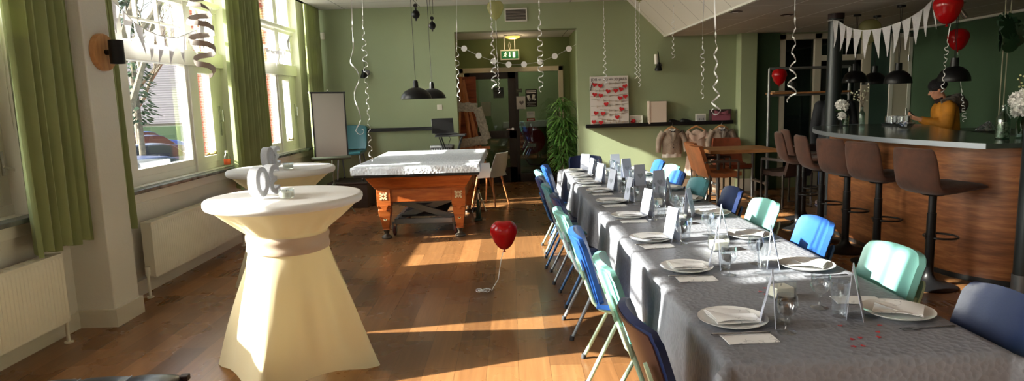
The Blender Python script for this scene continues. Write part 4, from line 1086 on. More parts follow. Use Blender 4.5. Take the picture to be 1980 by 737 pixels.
M().box((-.042, -.011, -.042), (.042, 0, .042)).build('plate', CREAM, t, bevel=.004); M().box((-.027, -.015, -.027), (-.001, -.0105, .027)).build('rocker', CREAM, t, bevel=.002); M().box((.001, -.015, -.027), (.027, -.0105, .027)).build('rocker', CREAM, t, bevel=.002)
t = thing('vent_grille', 'pale louvred vent grille above the doorway', 'vent', (.13, BW-.001, 2.925), 0)
m = M()
for a, b, c_, d in ((-.18, .18, -.105, -.085), (-.18, .18, .085, .105), (-.18, -.16, -.105, .105), (.16, .18, -.105, .105)): m.box((a, -.02, c_), (b, 0, d))
m.build('frame', WPAINT, t, bevel=.003); m = M()
for k in range(9): m.cbox((0, -.009, -.075+k*.0187), (.325, .016, .003), rx=.6)
m.build('louvre_panel', plain('grey_louvre', (176, 166, 158), .6), t); M().box((-.165, -.003, -.09), (.165, 0, .09)).build('backing', BLACKP, t)
# exit sign
t = thing('exit_sign', 'green and white emergency exit sign hanging in the hallway', 'sign', (.015, 12.2, 2.40), 0)
GRN = NT('lit_green_sign'); 
_b = GRN.bsdf((0, 96, 50), .5); _b.inputs['Emission Color'].default_value = (*lin((0, 120, 60)), 1); _b.inputs['Emission Strength'].default_value = .12; GRN = GRN.m
LIT = NT('lit_white_pictogram'); _b = LIT.bsdf((225, 235, 200), .5); _b.inputs['Emission Color'].default_value = (*lin((235, 245, 200)), 1); _b.inputs['Emission Strength'].default_value = .75; LIT = LIT.m
M().box((-.175, -.02, -.095), (.175, .02, .095)).build('housing', plain('sign_housing', (196, 196, 176), .5), t, bevel=.008)
M().box((-.155, -.024, -.068), (.155, -.018, .068)).build('green_panel', GRN, t)
pp = M(); Y_ = -.0255
def pic(pts): pp.prism(pts, .001, Matrix.Translation((0, Y_, 0)) @ Matrix.Rotation(pi/2, 4, 'X'))
pic([(-.074+.011*cos(a), .042+.011*sin(a)) for a in [2*pi*k/12 for k in range(12)]])
pic([(-.103, .02), (-.108, .03), (-.078, .03), (-.066, .022), (-.052, .010), (-.058, .003), (-.072, .012), (-.078, -.006), (-.066, -.016), (-.066, -.044), (-.076, -.044), (-.077, -.02), (-.093, -.018), (-.104, -.034), (-.122, -.034), (-.122, -.026), (-.109, -.025), (-.098, -.004), (-.092, .018)])
pp.build('running_figure', LIT, t)
pp = M(); pic([(-.008, .048), (-.008, -.018), (-.022, -.018), (.0, -.048), (.022, -.018), (.008, -.018), (.008, .048)]); pp.build('arrow', LIT, t)
pp = M(); pic([(.055, -.052), (.098, -.052), (.098, .052), (.055, .052)]); pp.build('door_symbol', LIT, t)
M().tube([(0, 0, .095), (-.02, 0, .17), (0, 0, .235), (.02, 0, .17), (.004, 0, .1)], .004, 6).build('cable_loop', CREAM, t)
for s_ in (-1, 1): M().box((.095*s_-.005, -.01, .095), (.095*s_+.005, .01, .32)).build('bracket', CREAM, t)
# hall lamp
t = thing('ceiling_lamp', 'round yellow-lit ceiling lamp in the hallway', 'ceiling lamp', (.075, 11.9, HZ), 0)
LMP = NT('warm_lit_glass'); _b = LMP.bsdf((240, 190, 100), .4); _b.inputs['Emission Color'].default_value = (*lin((255, 196, 90)), 1); _b.inputs['Emission Strength'].default_value = 1.0; LMP = LMP.m
M().lathe([(.001, -.002), (.155, -.002), (.155, -.018), (.14, -.02), (.001, -.02)], n=32).build('base', WPAINT, t); M().lathe([(.138, -.02), (.12, -.045), (.07, -.062), (.001, -.068)], n=32, close=False).build('glass_bowl', LMP, t)
pl = bpy.data.lights.new('hall_lamp_light', 'POINT'); pl.energy = 4; pl.color = (1, .78, .5); pl.shadow_soft_size = .1; plo = bpy.data.objects.new('hall_lamp_light', pl); COL.objects.link(plo); plo.location = (.075, 11.9, HZ-.12)
pl2 = bpy.data.lights.new('lobby_fill_light', 'POINT'); pl2.energy = 14; pl2.color = (1, .95, .85); pl2.shadow_soft_size = .15; plo = bpy.data.objects.new('lobby_fill_light', pl2); COL.objects.link(plo); plo.location = (.2, 13.3, HZ-.3)  # added fill light to brighten the lobby behind the glass, no lamp seen there
# round wood lamp on the pier
t = thing('wall_lamp', 'round wooden wall lamp with a black cylinder on the white pier', 'wall lamp', (-3.0, 4.89, 2.03), 0)
R_ = Matrix.Rotation(pi/2, 4, 'Y'); M().lathe([(.001, .0), (.132, .0), (.135, .006), (.135, .034), (.13, .04), (.001, .04)], n=40, mat=R_).build('wooden_disc', wood_mat('end_grain_pine', (168, 112, 66), (196, 140, 88), (214, 162, 108), (1, 10, 1)), t, bevel=0)
M().cyl((.04, 0, .0), (.09, 0, 0), .02, n=16).build('arm', BLACK, t); M().lathe([(.045, -.085), (.05, -.085), (.05, .085), (.045, .085), (.045, -.085)], (.12, 0, 0), 28, close=False).build('black_cylinder', BLACK, t)
# ================================================================ hanging lamps
SHADE_IN = plain('lamp_inner_white', (224, 216, 200), .5)
def cord(m, a, b, r=.0035): m.tube([a, b], r, 6)
def pool_lamp(x, y, zr, zc, lb):
    t = thing('pulley_lamp', lb, 'pendant lamp', (x, y, zr), 0, 'pulley lamps over the billiard table'); R = .185
    M().lathe([(R, 0), (R+.002, .006), (R*.93, .05), (R*.72, .095), (R*.4, .125), (.045, .135), (.04, .135), (R*.4, .119), (R*.7, .09), (R*.91, .047), (R-.003, .006)], n=40, close=False).build('shade', BLACK, t)
    M().lathe([(R*.68, .085), (R*.4, .113), (.05, .122)], n=32, close=False).build('reflector', SHADE_IN, t)
    M().lathe([(.001, .225), (.022, .222), (.030, .20), (.034, .13), (.001, .13)], n=20).build('cap', BLACK, t)
    M().sphere((0, 0, .06), (.032, .032, .04)).build('bulb', SHADE_IN, t)
    m = M(); cord(m, (0, 0, .22), (-.01, 0, ZC-zr)); m.build('cord', BLACK, t)
    m = M(); cord(m, (.028, 0, zc-zr+.15), (.02, 0, ZC-zr), .003); m.build('cord', BLACK, t)
    m = M(); cord(m, (.062, 0, zc-zr+.15), (.07, 0, ZC-zr), .003); m.build('cord', BLACK, t)
    w_ = M().sphere((.045, 0, zc-zr), (.048, .048, .052)).cyl((.045, 0, zc-zr-.075), (.045, 0, zc-zr-.045), .010).cyl((.045, 0, zc-zr+.04), (.045, 0, zc-zr+.07), .012)
    w_.build('counterweight', BLACK, t)
    M().lathe([(.001, -.012), (.024, -.012), (.018, 0), (.024, .012), (.001, .012)], (.045, 0, zc-zr+.10), 20, Matrix.Rotation(pi/2, 4, 'X')).build('pulley_wheel', BLACK, t)
    M().lathe([(.001, 0), (.05, 0), (.05, -.02), (.02, -.035), (.001, -.035)], (.03, 0, ZC-zr), 24).build('ceiling_rose', BLACK, t)
pool_lamp(-1.128, 7.9, 1.632, 2.62, 'black dome lamp on a pulley cord, nearer of two over the billiard table')
pool_lamp(-1.06, 8.95, 1.635, 2.60, 'black dome lamp on a pulley cord, farther of two over the billiard table')
def bar_lamp(x, y, zr, lb, R=.145):
    t = thing('dome_lamp', lb, 'pendant lamp', (x, y, zr), 0, 'black dome lamps over the bar')
    M().lathe([(R, 0), (R+.002, .004), (R*.97, .05), (R*.8, .105), (R*.5, .14), (.05, .15), (.045, .145), (R*.48, .134), (R*.78, .10), (R*.94, .048), (R-.003, .004)], n=40, close=False).build('shade', BLACK, t)
    M().lathe([(.001, .235), (.036, .235), (.038, .15), (.045, .145), (.001, .14)], n=24).build('cap', BLACK, t)
    M().sphere((0, 0, .05), (.03, .03, .038)).build('bulb', SHADE_IN, t)
    for d in ((-.006, .006)): 
        m = M(); cord(m, (d, 0, .23), (d*1.5, 0, ZL-zr), .003); m.build('cord', BLACK, t)
    M().lathe([(.001, 0), (.045, 0), (.045, -.025), (.001, -.03)], (0, 0, ZL-zr), 20).build('ceiling_rose', BLACK, t)
for a in ((4.44, 6.6, 1.632, 'black dome lamp over the bar, largest, below the smaller red balloon'), (4.47, 7.6, 1.634, 'black dome lamp over the bar, second from the right, left of the person in yellow'),
          (4.75, 8.6, 1.641, 'black dome lamp over the bar, third from the right'), (4.39, 8.4, 1.667, 'black dome lamp beside the dark column, leftmost over the bar')): bar_lamp(*a)

# ================================================================ ribbons and balloons
RIB = plain('pearl_white_ribbon', (226, 226, 226), .35, 0); RIBG = plain('taupe_satin_ribbon', (168, 158, 150), .35)
def ribbon_pts(a, b, c0, amp, turns, seed, grow=1.0):
    rnd = random.Random(seed); p1, p2 = rnd.uniform(0, 6), rnd.uniform(0, 6)
    a = Vector(a); b = Vector(b); N = int(30+turns*16); out = []
    for i in range(N+1):
        k = i/N; base = a.lerp(b, k)
        if k < c0: w_ = Vector((.012*sin(k*6+p1), .01*sin(k*5+p2), 0))*(k/c0 if c0 else 0); ph = 0
        if k >= c0:
            q = (k-c0)/(1-c0); qq = q**grow
            am = amp*min(1, q*5)*(.75+.35*sin(q*5+p1)); w_ = Vector((.012*sin(c0*6+p1)+am*cos(2*pi*turns*qq+p1), .01*sin(c0*5+p2)+am*sin(2*pi*turns*qq+p1), .006*sin(4*pi*turns*qq)))
        out.append(base+w_)
    return out
def strip(m, pts, wd):
    n = len(pts); c = sum(pts, Vector())/n
    def side(i):
        t = (pts[min(i+1, n-1)]-pts[max(i-1, 0)]).normalized(); r = pts[i]-(pts[max(0, i-8)]+pts[min(n-1, i+8)])/2
        r.z = 0
        if r.length < 1e-4: r = Vector((0, 1, 0))
        s_ = t.cross(r.normalized()); return s_.normalized() if s_.length > .1 else Vector((1, 0, 0))
    S_ = [side(i) for i in range(n)]
    for i in range(1, n):
        if S_[i].dot(S_[i-1]) < 0: S_[i] = -S_[i]
    S2 = [(S_[max(i-1, 0)]+S_[i]+S_[min(i+1, n-1)]).normalized() for i in range(n)]
    m.slab(lambda u, v: pts[int(round(v*(n-1)))]+S2[int(round(v*(n-1)))]*wd*(u-.5), 1, n-1, .0012)
    return m
def ceil_z(x): return ZC if x < 1.907 else (ZL if x > 2.502 else ZC-(x-1.907)*(ZC-ZL)/.595)
RB = {
'r1': ((-1.388, 6.000, 2.517), (-1.386, 6.000, 1.35), .35, .045, 2.2, .010, 'loose white ribbon with a curled end, left of the black wall spotlight'),
'r2': ((-1.404, 6.500, 2.590), (-1.409, 6.500, 1.024), .14, .026, 13, .007, 'long curly white ribbon hanging down to the billiard cover\'s left corner'),
'r4': ((-0.161, 6.000, 2.479), (-0.147, 6.000, 1.694), .1, .024, 9, .011, 'curly white ribbon hanging just left of the exit sign'),
'r6': ((0.273, 6.000, 2.466), (0.271, 6.000, 1.653), .1, .024, 8, .011, 'curly white ribbon hanging right of the exit sign'),
'r9': ((2.226, 9.000, 2.628), (2.228, 9.000, 2.081), .0, .028, 7, .008, 'short curly white ribbon hanging from the foot of the sloped ceiling'),
'r10': ((1.908, 6.500, 2.489), (1.907, 6.500, 1.547), .45, .022, 6, .009, 'white ribbon, straight then curly, left of the widest ribbon over the ledge'),
'r11': ((1.690, 5.500, 2.350), (1.714, 5.500, 1.453), .35, .035, 4.5, .014, 'wide glossy white ribbon ending in a loop above the pink box'),
'r12': ((2.369, 5.500, 2.329), (2.350, 5.500, 1.502), .2, .034, 5, .012, 'loosely curled white ribbon hanging before the glazed partition')}
for i, (k, (a, b, c0, am, tn, wd, lb)) in enumerate(RB.items()):
    zt = ceil_z(a[0])-.001; L0 = zt-b[2]; L1 = a[2]-b[2]
    c0n = 1-(1-c0)*L1/L0
    pts = ribbon_pts((a[0], a[1], zt), b, c0n, am, tn, i+3)
    if k in ('r11', 'r1'):
        e = pts[-1]
        s_ = -1 if k == 'r11' else 1
        pts += [e+Vector((s_*.05*(1-cos(q))*.5+s_*.02*q/3, .01, -.03*sin(q)-.004*q)) for q in [j*.35 for j in range(1, 15)]]
    o = strip(M(), pts, wd).build('curling_ribbon', RIB); tag(o, lb, 'ribbon', 'ribbons hanging from the ceiling')
pts = ribbon_pts((-1.50, 3.2, ZC-.001), (-1.47, 3.2, 1.755), .62, .055, 6.5, 77, .75)
o = strip(M(), pts, .026).build('curling_ribbon', RIBG); tag(o, 'large taupe ribbon coil hanging in front of the middle window', 'ribbon')

def balloon_mat(name, c, alpha):
    if name in MC: return MC[name]
    t = NT(name); b = t.bsdf(c, .18, 0, coat=.3)
    tl = t.n('BsdfTranslucent'); tl.inputs[0].default_value = (*lin(c), 1); tr = t.n('BsdfTransparent'); tr.inputs[0].default_value = (*lin(tuple(min(255, x*.5+128) for x in c)), 1)
    m1 = t.n('MixShader'); m1.inputs[0].default_value = .35; t.l(b.outputs[0], m1.inputs[1]); t.l(tl.outputs[0], m1.inputs[2])
    m2 = t.n('MixShader'); m2.inputs[0].default_value = alpha; t.l(m1.outputs[0], m2.inputs[1]); t.l(tr.outputs[0], m2.inputs[2]); t.l(m2.outputs[0], t.out.inputs[0])
    MC[name] = t.m; return t.m
RED = balloon_mat('red_balloon_latex', (196, 16, 22), .0); PINK = balloon_mat('pink_balloon_latex', (222, 90, 170), .1); PALE = balloon_mat('clear_pale_balloon', (206, 204, 150), .55)
def balloon(lb, c, w, h, mat, heart=False, string=None, tilt=0):
    t = thing('balloon', lb, 'balloon', c, 0, 'balloons with ribbons')
    def fn(u, v):
        th = 2*pi*u; a = pi*v   # v 0 bottom .. 1 top
        r = sin(a)**(.88)*(1-.30*cos(a)*-1*-1 if False else 1)*(1-.16*cos(a)) if v > 0 else 0
        z = -cos(a)*h/2*(1.0 if v > .5 else 1.18); rr = w/2*r*(.95 if v < .5 else 1)
        x, y = rr*cos(th), rr*sin(th)*(.8 if heart else 1)
        if heart and v > .5:
            q = (v-.5)*2; z += -.075*h*math.exp(-(x/(w*.17))**2)*q**1.5
        if heart and v < .5: x *= .84+.16*v*2
        return (x, y, z)
    M().grid(fn, 36, 26, wrapu=True).xf(Matrix.Rotation(tilt, 4, 'Y')).build('balloon_skin', mat, t, sharp=180)
    zb = -h/2*1.18; M().lathe([(.004, zb+.004), (.005, zb-.006), (.013, zb-.016), (.012, zb-.018), (.001, zb-.012)], n=12, close=False).xf(Matrix.Rotation(tilt, 4, 'Y')).build('knot', mat, t)
    if string:
        pts = [Vector(p)-Vector(c) for p in string]; strip(M(), [Vector(p) for p in pts], .007).build('ribbon', RIB, t)
    return t
fl = (-.09, 5.4, .475)
curl = [(-.09, 5.4, .338), (-.093, 5.4, .30)]
P0 = [(-.095, 5.4, .335), (-.12, 5.41, .25), (-.135, 5.42, .17), (-.15, 5.40, .08), (-.20, 5.34, .015)]
P0 += [(-.23-.09*k/40+.028*cos(k*.8), 5.26-.0*k+.035*sin(k*.8), .02+.014*abs(sin(k*.5))) for k in range(40)]
balloon('red heart balloon floating low over the floor, its ribbon curled on the planks', fl, .228, .235, RED, True, P0)
def rs(a, b, c0, am, tn, sd): return ribbon_pts(a, b, c0, am, tn, sd)
balloon('big round red balloon in front of the low ceiling at top right', (3.68, 5.6, 2.245), .215, .235, RED, False, None)
balloon('smaller red balloon tied beside the largest bar lamp', (5.068, 7.5, 2.115), .215, .225, RED, False, rs((5.068, 7.5, 1.985), (5.2, 7.5, 1.181), .55, .02, 6, 5))
balloon('red balloon near the pipe rack by the dark green wall', (3.796, 9.3, 1.80), .2, .21, RED, False, None)
balloon('pink balloon against the ceiling above the doorway\'s left edge', (-.542, 7.0, 2.975), .2, .22, PINK, False, rs((-.53, 7.0, 2.84), (-.538, 7.0, 1.595), .55, .024, 6, 8))
balloon('clear pale heart balloon left of the vent grille', (-.164, 9.0, 2.80), .22, .235, PALE, True, rs((-.164, 9, 2.66), (-.144, 9, 1.682), .5, .016, 9, 9))
balloon('clear pale balloon at the ceiling above the message board', (1.009, 7.0, 2.97), .21, .22, PALE, False, rs((1.009, 7, 2.83), (1.02, 7, 1.71), .3, .018, 12, 10))
balloon('clear pale balloon at the ceiling left of the sloped boards', (1.68, 8.55, 2.93), .22, .25, PALE, False, rs((1.68, 8.55, 2.78), (1.70, 8.6, 1.702), .25, .018, 13, 11))
balloon('clear pale balloon under the low ceiling behind the right bunting', (4.66, 8.6, 2.33), .26, .28, PALE, False, None)
o = strip(M(), rs((1.62, 8.45, ZC-.001), (1.64, 8.5, 1.807), .35, .02, 12, 12), .008).build('curling_ribbon', RIB); tag(o, 'tight curly white ribbon right of the message board, left of a twin', 'ribbon')
o = strip(M(), rs((3.75, 5.62, ZL-.001), (3.69, 5.6, 1.543), .55, .018, 7, 13), .006).build('curling_ribbon', RIB); tag(o, 'thin curly white ribbon in front of the person in the yellow coat', 'ribbon')

# ================================================================ buntings
def flag_mat():
    t = NT('white_lace_pennant'); v = t.coords()
    c = t.mix(t.math('MULTIPLY', t.math('GREATER_THAN', t.noise(v, 45, 2), .57), .25), (228, 226, 228), (176, 172, 180))
    b = t.bsdf(c, .7); tl = t.n('BsdfTranslucent'); tl.inputs[0].default_value = (*lin((230, 228, 230)), 1)
    mx = t.n('MixShader'); mx.inputs[0].default_value = .35; t.l(b.outputs[0], mx.inputs[1]); t.l(tl.outputs[0], mx.inputs[2]); t.l(mx.outputs[0], t.out.inputs[0]); return t.m
FLAG = flag_mat()
def bunting(lb, pts, h, seed, fw=.9, wrap=None):
    rnd = random.Random(seed); t = thing('bunting', lb, 'bunting', pts[0], 0, 'white pennant garlands')
    P = [Vector(p)-Vector(pts[0]) for p in pts]
    M().tube(P if not wrap else [Vector(p)-Vector(pts[0]) for p in wrap]+P, .004, 6).build('string', RIB, t)
    for i in range(len(P)-1):
        a, b = P[i], P[i+1]; c = (a+b)/2; d = (b-a); w_ = d.length*fw; d.normalize(); sw = rnd.uniform(-.03, .03); dx = Vector((rnd.uniform(-.02, .02), 0, 0))
        n = Vector((-d.y, d.x, 0)).normalized()
        def fn(u, v): return c+d*(u-.5)*w_*(1-v*.96)+Vector((0, 0, -h*v))+n*(.02*v*sin(v*3+i)+sw*v)+dx*v
        M().slab(fn, 3, 6, .0015).build('pennant', FLAG, t)
bunting('white pennant bunting tied round the dark column, over the bar', [(3.95, 8.13, 2.43), (3.952, 7.982, 2.397), (3.981, 7.864, 2.323), (4.001, 7.745, 2.280), (4.047, 7.627, 2.249), (4.095, 7.509, 2.242), (4.139, 7.391, 2.245), (4.178, 7.273, 2.264), (4.214, 7.155, 2.288), (4.245, 7.036, 2.322), (4.293, 6.918, 2.384), (4.308, 6.800, 2.459), (4.31, 6.74, 2.512)],
        .32, 3, .92, [(4.05+.097*cos(a), 8.25+.097*sin(a), 2.43) for a in [radians(-150)+k*radians(36) for k in range(-9, 1)]])
bunting('white pennant bunting sagging across the middle window', [(-3.2, 5.377, 2.521), (-3.2, 5.56, 2.44), (-3.2, 5.72, 2.352), (-3.2, 5.868, 2.311), (-3.2, 6.055, 2.280), (-3.2, 6.233, 2.273), (-3.2, 6.445, 2.283), (-3.2, 6.660, 2.343), (-3.2, 6.86, 2.40), (-3.2, 7.086, 2.518), (-3.2, 7.26, 2.667)], .25, 4)
bunting('white pennant bunting sagging across the far window', [(-3.2, 8.40, 2.50), (-3.2, 8.58, 2.41), (-3.2, 8.75, 2.36), (-3.2, 8.93, 2.34), (-3.2, 9.10, 2.34), (-3.2, 9.28, 2.37), (-3.2, 9.46, 2.43), (-3.2, 9.62, 2.51), (-3.2, 9.8, 2.64)], .22, 5)
# garland of paper discs in the doorway
g = thing('paper_garland', 'string of round white paper discs hanging across the doorway', 'garland', (-.86, 10.74, 2.47))
GP = [(-.86, 10.74, 2.47), (-.72, 10.74, 2.425), (-.49, 10.74, 2.305), (-.25, 10.74, 2.21), (-.01, 10.74, 2.15), (.24, 10.74, 2.145), (.50, 10.74, 2.18), (.74, 10.74, 2.26), (.97, 10.74, 2.37), (1.09, 10.74, 2.44)]
M().tube([Vector(p)-Vector(GP[0]) for p in GP], .0025, 6).build('string', RIB, g)
for p in GP[1:-1]:
    q = Vector(p)-Vector(GP[0]); M().lathe([(.001, -.001), (.048, -.001), (.048, .001), (.001, .001)], q+Vector((0, -.004, 0)), 28, Matrix.Rotation(pi/2, 4, 'X')).build('paper_disc', WHITE, g)

# ================================================================ far left: screen, chair, laptop stand, easel
t = thing('projection_screen', 'portable projection screen on a tripod in the far left corner', 'screen', (-2.63, 9.5, 0), radians(13))
M().box((-.222, -.004, .83), (.222, .002, 1.765)).build('screen_fabric', plain('beige_grey_screen_fabric', (136, 128, 118), .85, 0, 60, .03), t)
for s in (-1, 1): M().box((s*.229-.010, -.006, .83), (s*.229+.010, .0015, 1.765)).build('black_border', BLACKP, t)
M().tube([(-.25, 0, 1.775), (.25, 0, 1.765)], .012, 12).build('top_bar', BLACKP, t); M().tube([(-.285, 0, .815), (.275, 0, .825)], .03, 16).build('roller_case', plain('olive_grey_tube', (82, 88, 74), .45, .3), t)
M().tube([(0, .05, .25), (0, .05, 1.80)], .011, 10).build('pole', plain('green_grey_pole', (90, 100, 84), .4, .4), t); M().tube([(0, .05, 1.80), (0, .0, 1.81), (0, -.01, 1.785)], .008, 8).build('hook', CHROME, t)
for a in (90, 210, 330): M().tube([(0, .05, .45), (.33*cos(radians(a)), .05+.33*sin(radians(a)), .01)], .009, 8).build('leg', MC['green_grey_pole'], t)
M().sphere((-.255, 0, 1.775), .016).build('end_knob', WHITE, t)
place(TEAL, USED, (-2.5, 10.1, 0), radians(-90), 'teal chair behind the projection screen, only its back showing', None)
# this one stands on a small platform in the photo: its back shows at ledge height
USED_T = [o for o in bpy.data.objects if o.get('label', '').startswith('teal chair behind')][0]; USED_T['group'] = 'spare chairs'
del USED_T['group']
USED_T.location = (-2.54, 10.32, .40)
st_ = thing('storage_chest', 'low dark chest behind the projection screen', 'chest', (-2.54, 10.25, 0)); M().box((-.30, -.32, 0), (.30, .36, .37)).build('body', plain('dark_chest_wood', (58, 46, 38), .5), st_, bevel=.006); M().box((-.31, -.33, .37), (.31, .37, .40)).build('lid', MC['dark_chest_wood'], st_, bevel=.006)

t = thing('folding_stand', 'black folding X-leg stand carrying the laptop', 'stand', (-.93, 10.05, 0))
M().box((-.23, -.17, 1.06), (.23, .17, 1.085)).build('top', BLACKP, t, bevel=.004)
for yy in (-.13, .13):
    for s in (-1, 1): M().tube([(s*.17, yy, .01), (-s*.17, yy, 1.055)], .011, 8).build('leg', BLACK, t)
for x, z in ((-.17, .02), (.17, .02), (0, .53)): M().tube([(x, -.14, z), (x, .14, z)], .009, 8).build('cross_bar', BLACK, t)
t = thing('laptop', 'open black laptop standing on the folding stand', 'laptop', (-1.0, 10.05, 1.086), radians(14))
M().box((-.17, -.12, 0), (.17, .12, .018)).build('base', BLACKP, t, bevel=.003); M().box((-.15, -.09, .018), (.15, .03, .0195)).build('keyboard', plain('dark_keys', (40, 40, 44), .5), t)
sc_ = M().box((-.17, 0, 0), (.17, .010, .24)).xf(Matrix.Translation((-.03, .12, .016)) @ Matrix.Rotation(-.3, 4, 'X')).build('screen_lid', BLACKP, t, bevel=.003)
t = thing('amplifier', 'grey slatted amplifier case below the laptop by the wall', 'amplifier', (-1.11, 10.42, 0)); GC = plain('grey_amp_case', (116, 118, 120), .5)
M().box((-.17, -.17, 0), (.17, .17, .885)).build('body', BLACKP, t, bevel=.006); M().box((-.175, -.175, .87), (.175, .175, .90)).build('top_plate', GC, t, bevel=.004)
for k in range(9): M().box((-.155+k*.037, -.178, .70), (-.155+k*.037+.02, -.168, .86)).build('vent_slat', GC, t)
M().tube([(.1, -.02, .9), (.14, -.05, 1.0), (.12, -.1, 1.06)], .004, 6).build('cable', BLACK, t)

t = thing('easel', 'wooden studio easel standing in the hallway behind the doorway edge', 'easel', (-.64, 11.3, 0))
EW = wood_mat('easel_beech', (176, 96, 50), (206, 126, 72), (224, 150, 94), (6, 6, 1))
for (a, b) in (((-.19, .06, 2.0), (-.33, -.10, 0)), ((-.21, .06, 2.0), (.30, -.10, 0)), ((-.15, .03, 1.95), (.10, -.06, .35)), ((-.2, .08, 1.9), (-.05, .62, 0)), ((-.16, .03, 1.8), (.0, -.05, .3))):
    M().bar(a, b, .035, .022, (0, 1, 0)).build('rail', EW, t, bevel=.003)
M().bar((-.3, -.1, .78), (.27, -.1, .78), .05, .02, (0, 1, 0)).build('shelf', EW, t, bevel=.003); M().bar((-.22, .0, 1.62), (-.06, .0, 1.50), .04, .02, (0, 1, 0)).build('clamp', EW, t, bevel=.003)
# fluffy frame leaning on the easel
def fluffy():
    tt = NT('fluffy_cream_wool'); v = tt.coords(); tt.bsdf(tt.ramp(tt.noise(v, 30, 4), [(.3, (160, 150, 132)), (.7, (218, 208, 188))]), .95, 0, tt.noise(v, 55, 4, .8), 1.0, .03, sheen=.4); return tt.m
FW = fluffy(); m = M()
fr = [(-.30, .86), (.245, .93), (.10, 1.47), (-.34, 1.50)]
t = thing('fluffy_frame', 'cream woolly picture frame propped on the easel', 'frame', (-.66, 11.12, 0))
for i in range(4):
    a = Vector((fr[i][0], 0, fr[i][1])); b = Vector((fr[(i+1) % 4][0], 0, fr[(i+1) % 4][1])); n = 26; vs = []
    d_ = (b-a).normalized(); u_ = Vector((-d_.z, 0, d_.x)); P_ = []
    for j in range(n+1): P_.append(a.lerp(b, j/n)+Vector((0, -.05+.06*0, 0)))
    mm = M()
    nn = 18
    vs = []
    for j, p in enumerate(P_):
        for k in range(nn):
            th = 2*pi*k/nn; r = .075*(1+.26*noise.noise(Vector((p.x*16+k, p.z*16, k*.9+i))))
            vs.append(p+u_*r*cos(th)+Vector((0, 1, 0))*r*.6*sin(th))
    fs = [(j*nn+k, j*nn+(k+1) % nn, (j+1)*nn+(k+1) % nn, (j+1)*nn+k) for j in range(n) for k in range(nn)]+[tuple(range(nn-1, -1, -1)), tuple(n*nn+k for k in range(nn))]
    mm.add(vs, fs, True).build('frame_side', FW, t)
# shell chair with wooden legs by the billiard table
t = thing('shell_chair', 'white shell chair with wooden legs just behind the billiard table', 'chair', (-.36, 9.85, 0), radians(150))
SHC = plain('off_white_shell', (196, 196, 186), .4)
def shell(u, v):
    s = (u-.5)*2
    if v < .5: x = .2-.4*v*1.9; z = .45+.03*s*s+.01*cos(v*6)
    else: q = (v-.5)*2; x = -.18-.10*q; z = .45+.36*q**1.1
    w_ = .215*(1-.12*abs(2*v-1)**3)*(1-.12*max(0, v-.8)*5*s*s); return (x+.04*s*s*(v > .5), s*w_, z+(.05*s*s if v < .5 else 0))
M().slab(shell, 18, 24, .012).build('shell', SHC, t)
WD = wood_mat('beech_leg', (150, 92, 50), (176, 116, 68), (196, 138, 88), (6, 6, 1))
for sx, sy in ((1, 1), (1, -1), (-1, 1), (-1, -1)): M().tube([(sx*.13-.01, sy*.13, .445), (sx*.21-.01, sy*.2, 0)], [.017, .011], 12).build('leg', WD, t)
# odds and ends beside the billiard table
t = thing('hand_brush', 'wooden handled brush lying on the floor beside the billiard table', 'brush', (-.40, 9.42, 0), radians(10)); M().tube([(-.11, 0, .025), (-.05, 0, .03), (.0, 0, .026), (.14, 0, .03)], [.02, .026, .014, .011], 12).build('handle', WD, t); M().box((-.22, -.025, 0), (-.10, .025, .045)).build('bristles', BLACKP, t, bevel=.006)
t = thing('mini_tripod', 'small steel tripod leaning beside the brush on the floor', 'tripod', (-.50, 9.2, 0))
for (x, y) in ((-.09, 0), (.10, .03), (.0, .13)): M().tube([(0, 0, .34), (x, y, .01)], .008, 8).build('leg', CHROME, t)
M().sphere((0, 0, .345), .018).build('head', BLACK, t)
t = thing('floor_jack', 'dark green jack standing by the right leg of the billiard table', 'jack', (-.475, 8.62, 0)); JG = plain('dark_green_enamel', (36, 66, 48), .4, .2)
M().box((-.05, -.07, 0), (.05, .07, .03)).build('base', JG, t, bevel=.005); M().lathe([(.001, .03), (.034, .03), (.034, .14), (.022, .17), (.016, .28), (.001, .28)], n=20).build('cylinder', JG, t); M().tube([(.0, -.03, .06), (.05, -.08, .30)], .008, 8).build('lever', CHROME, t)

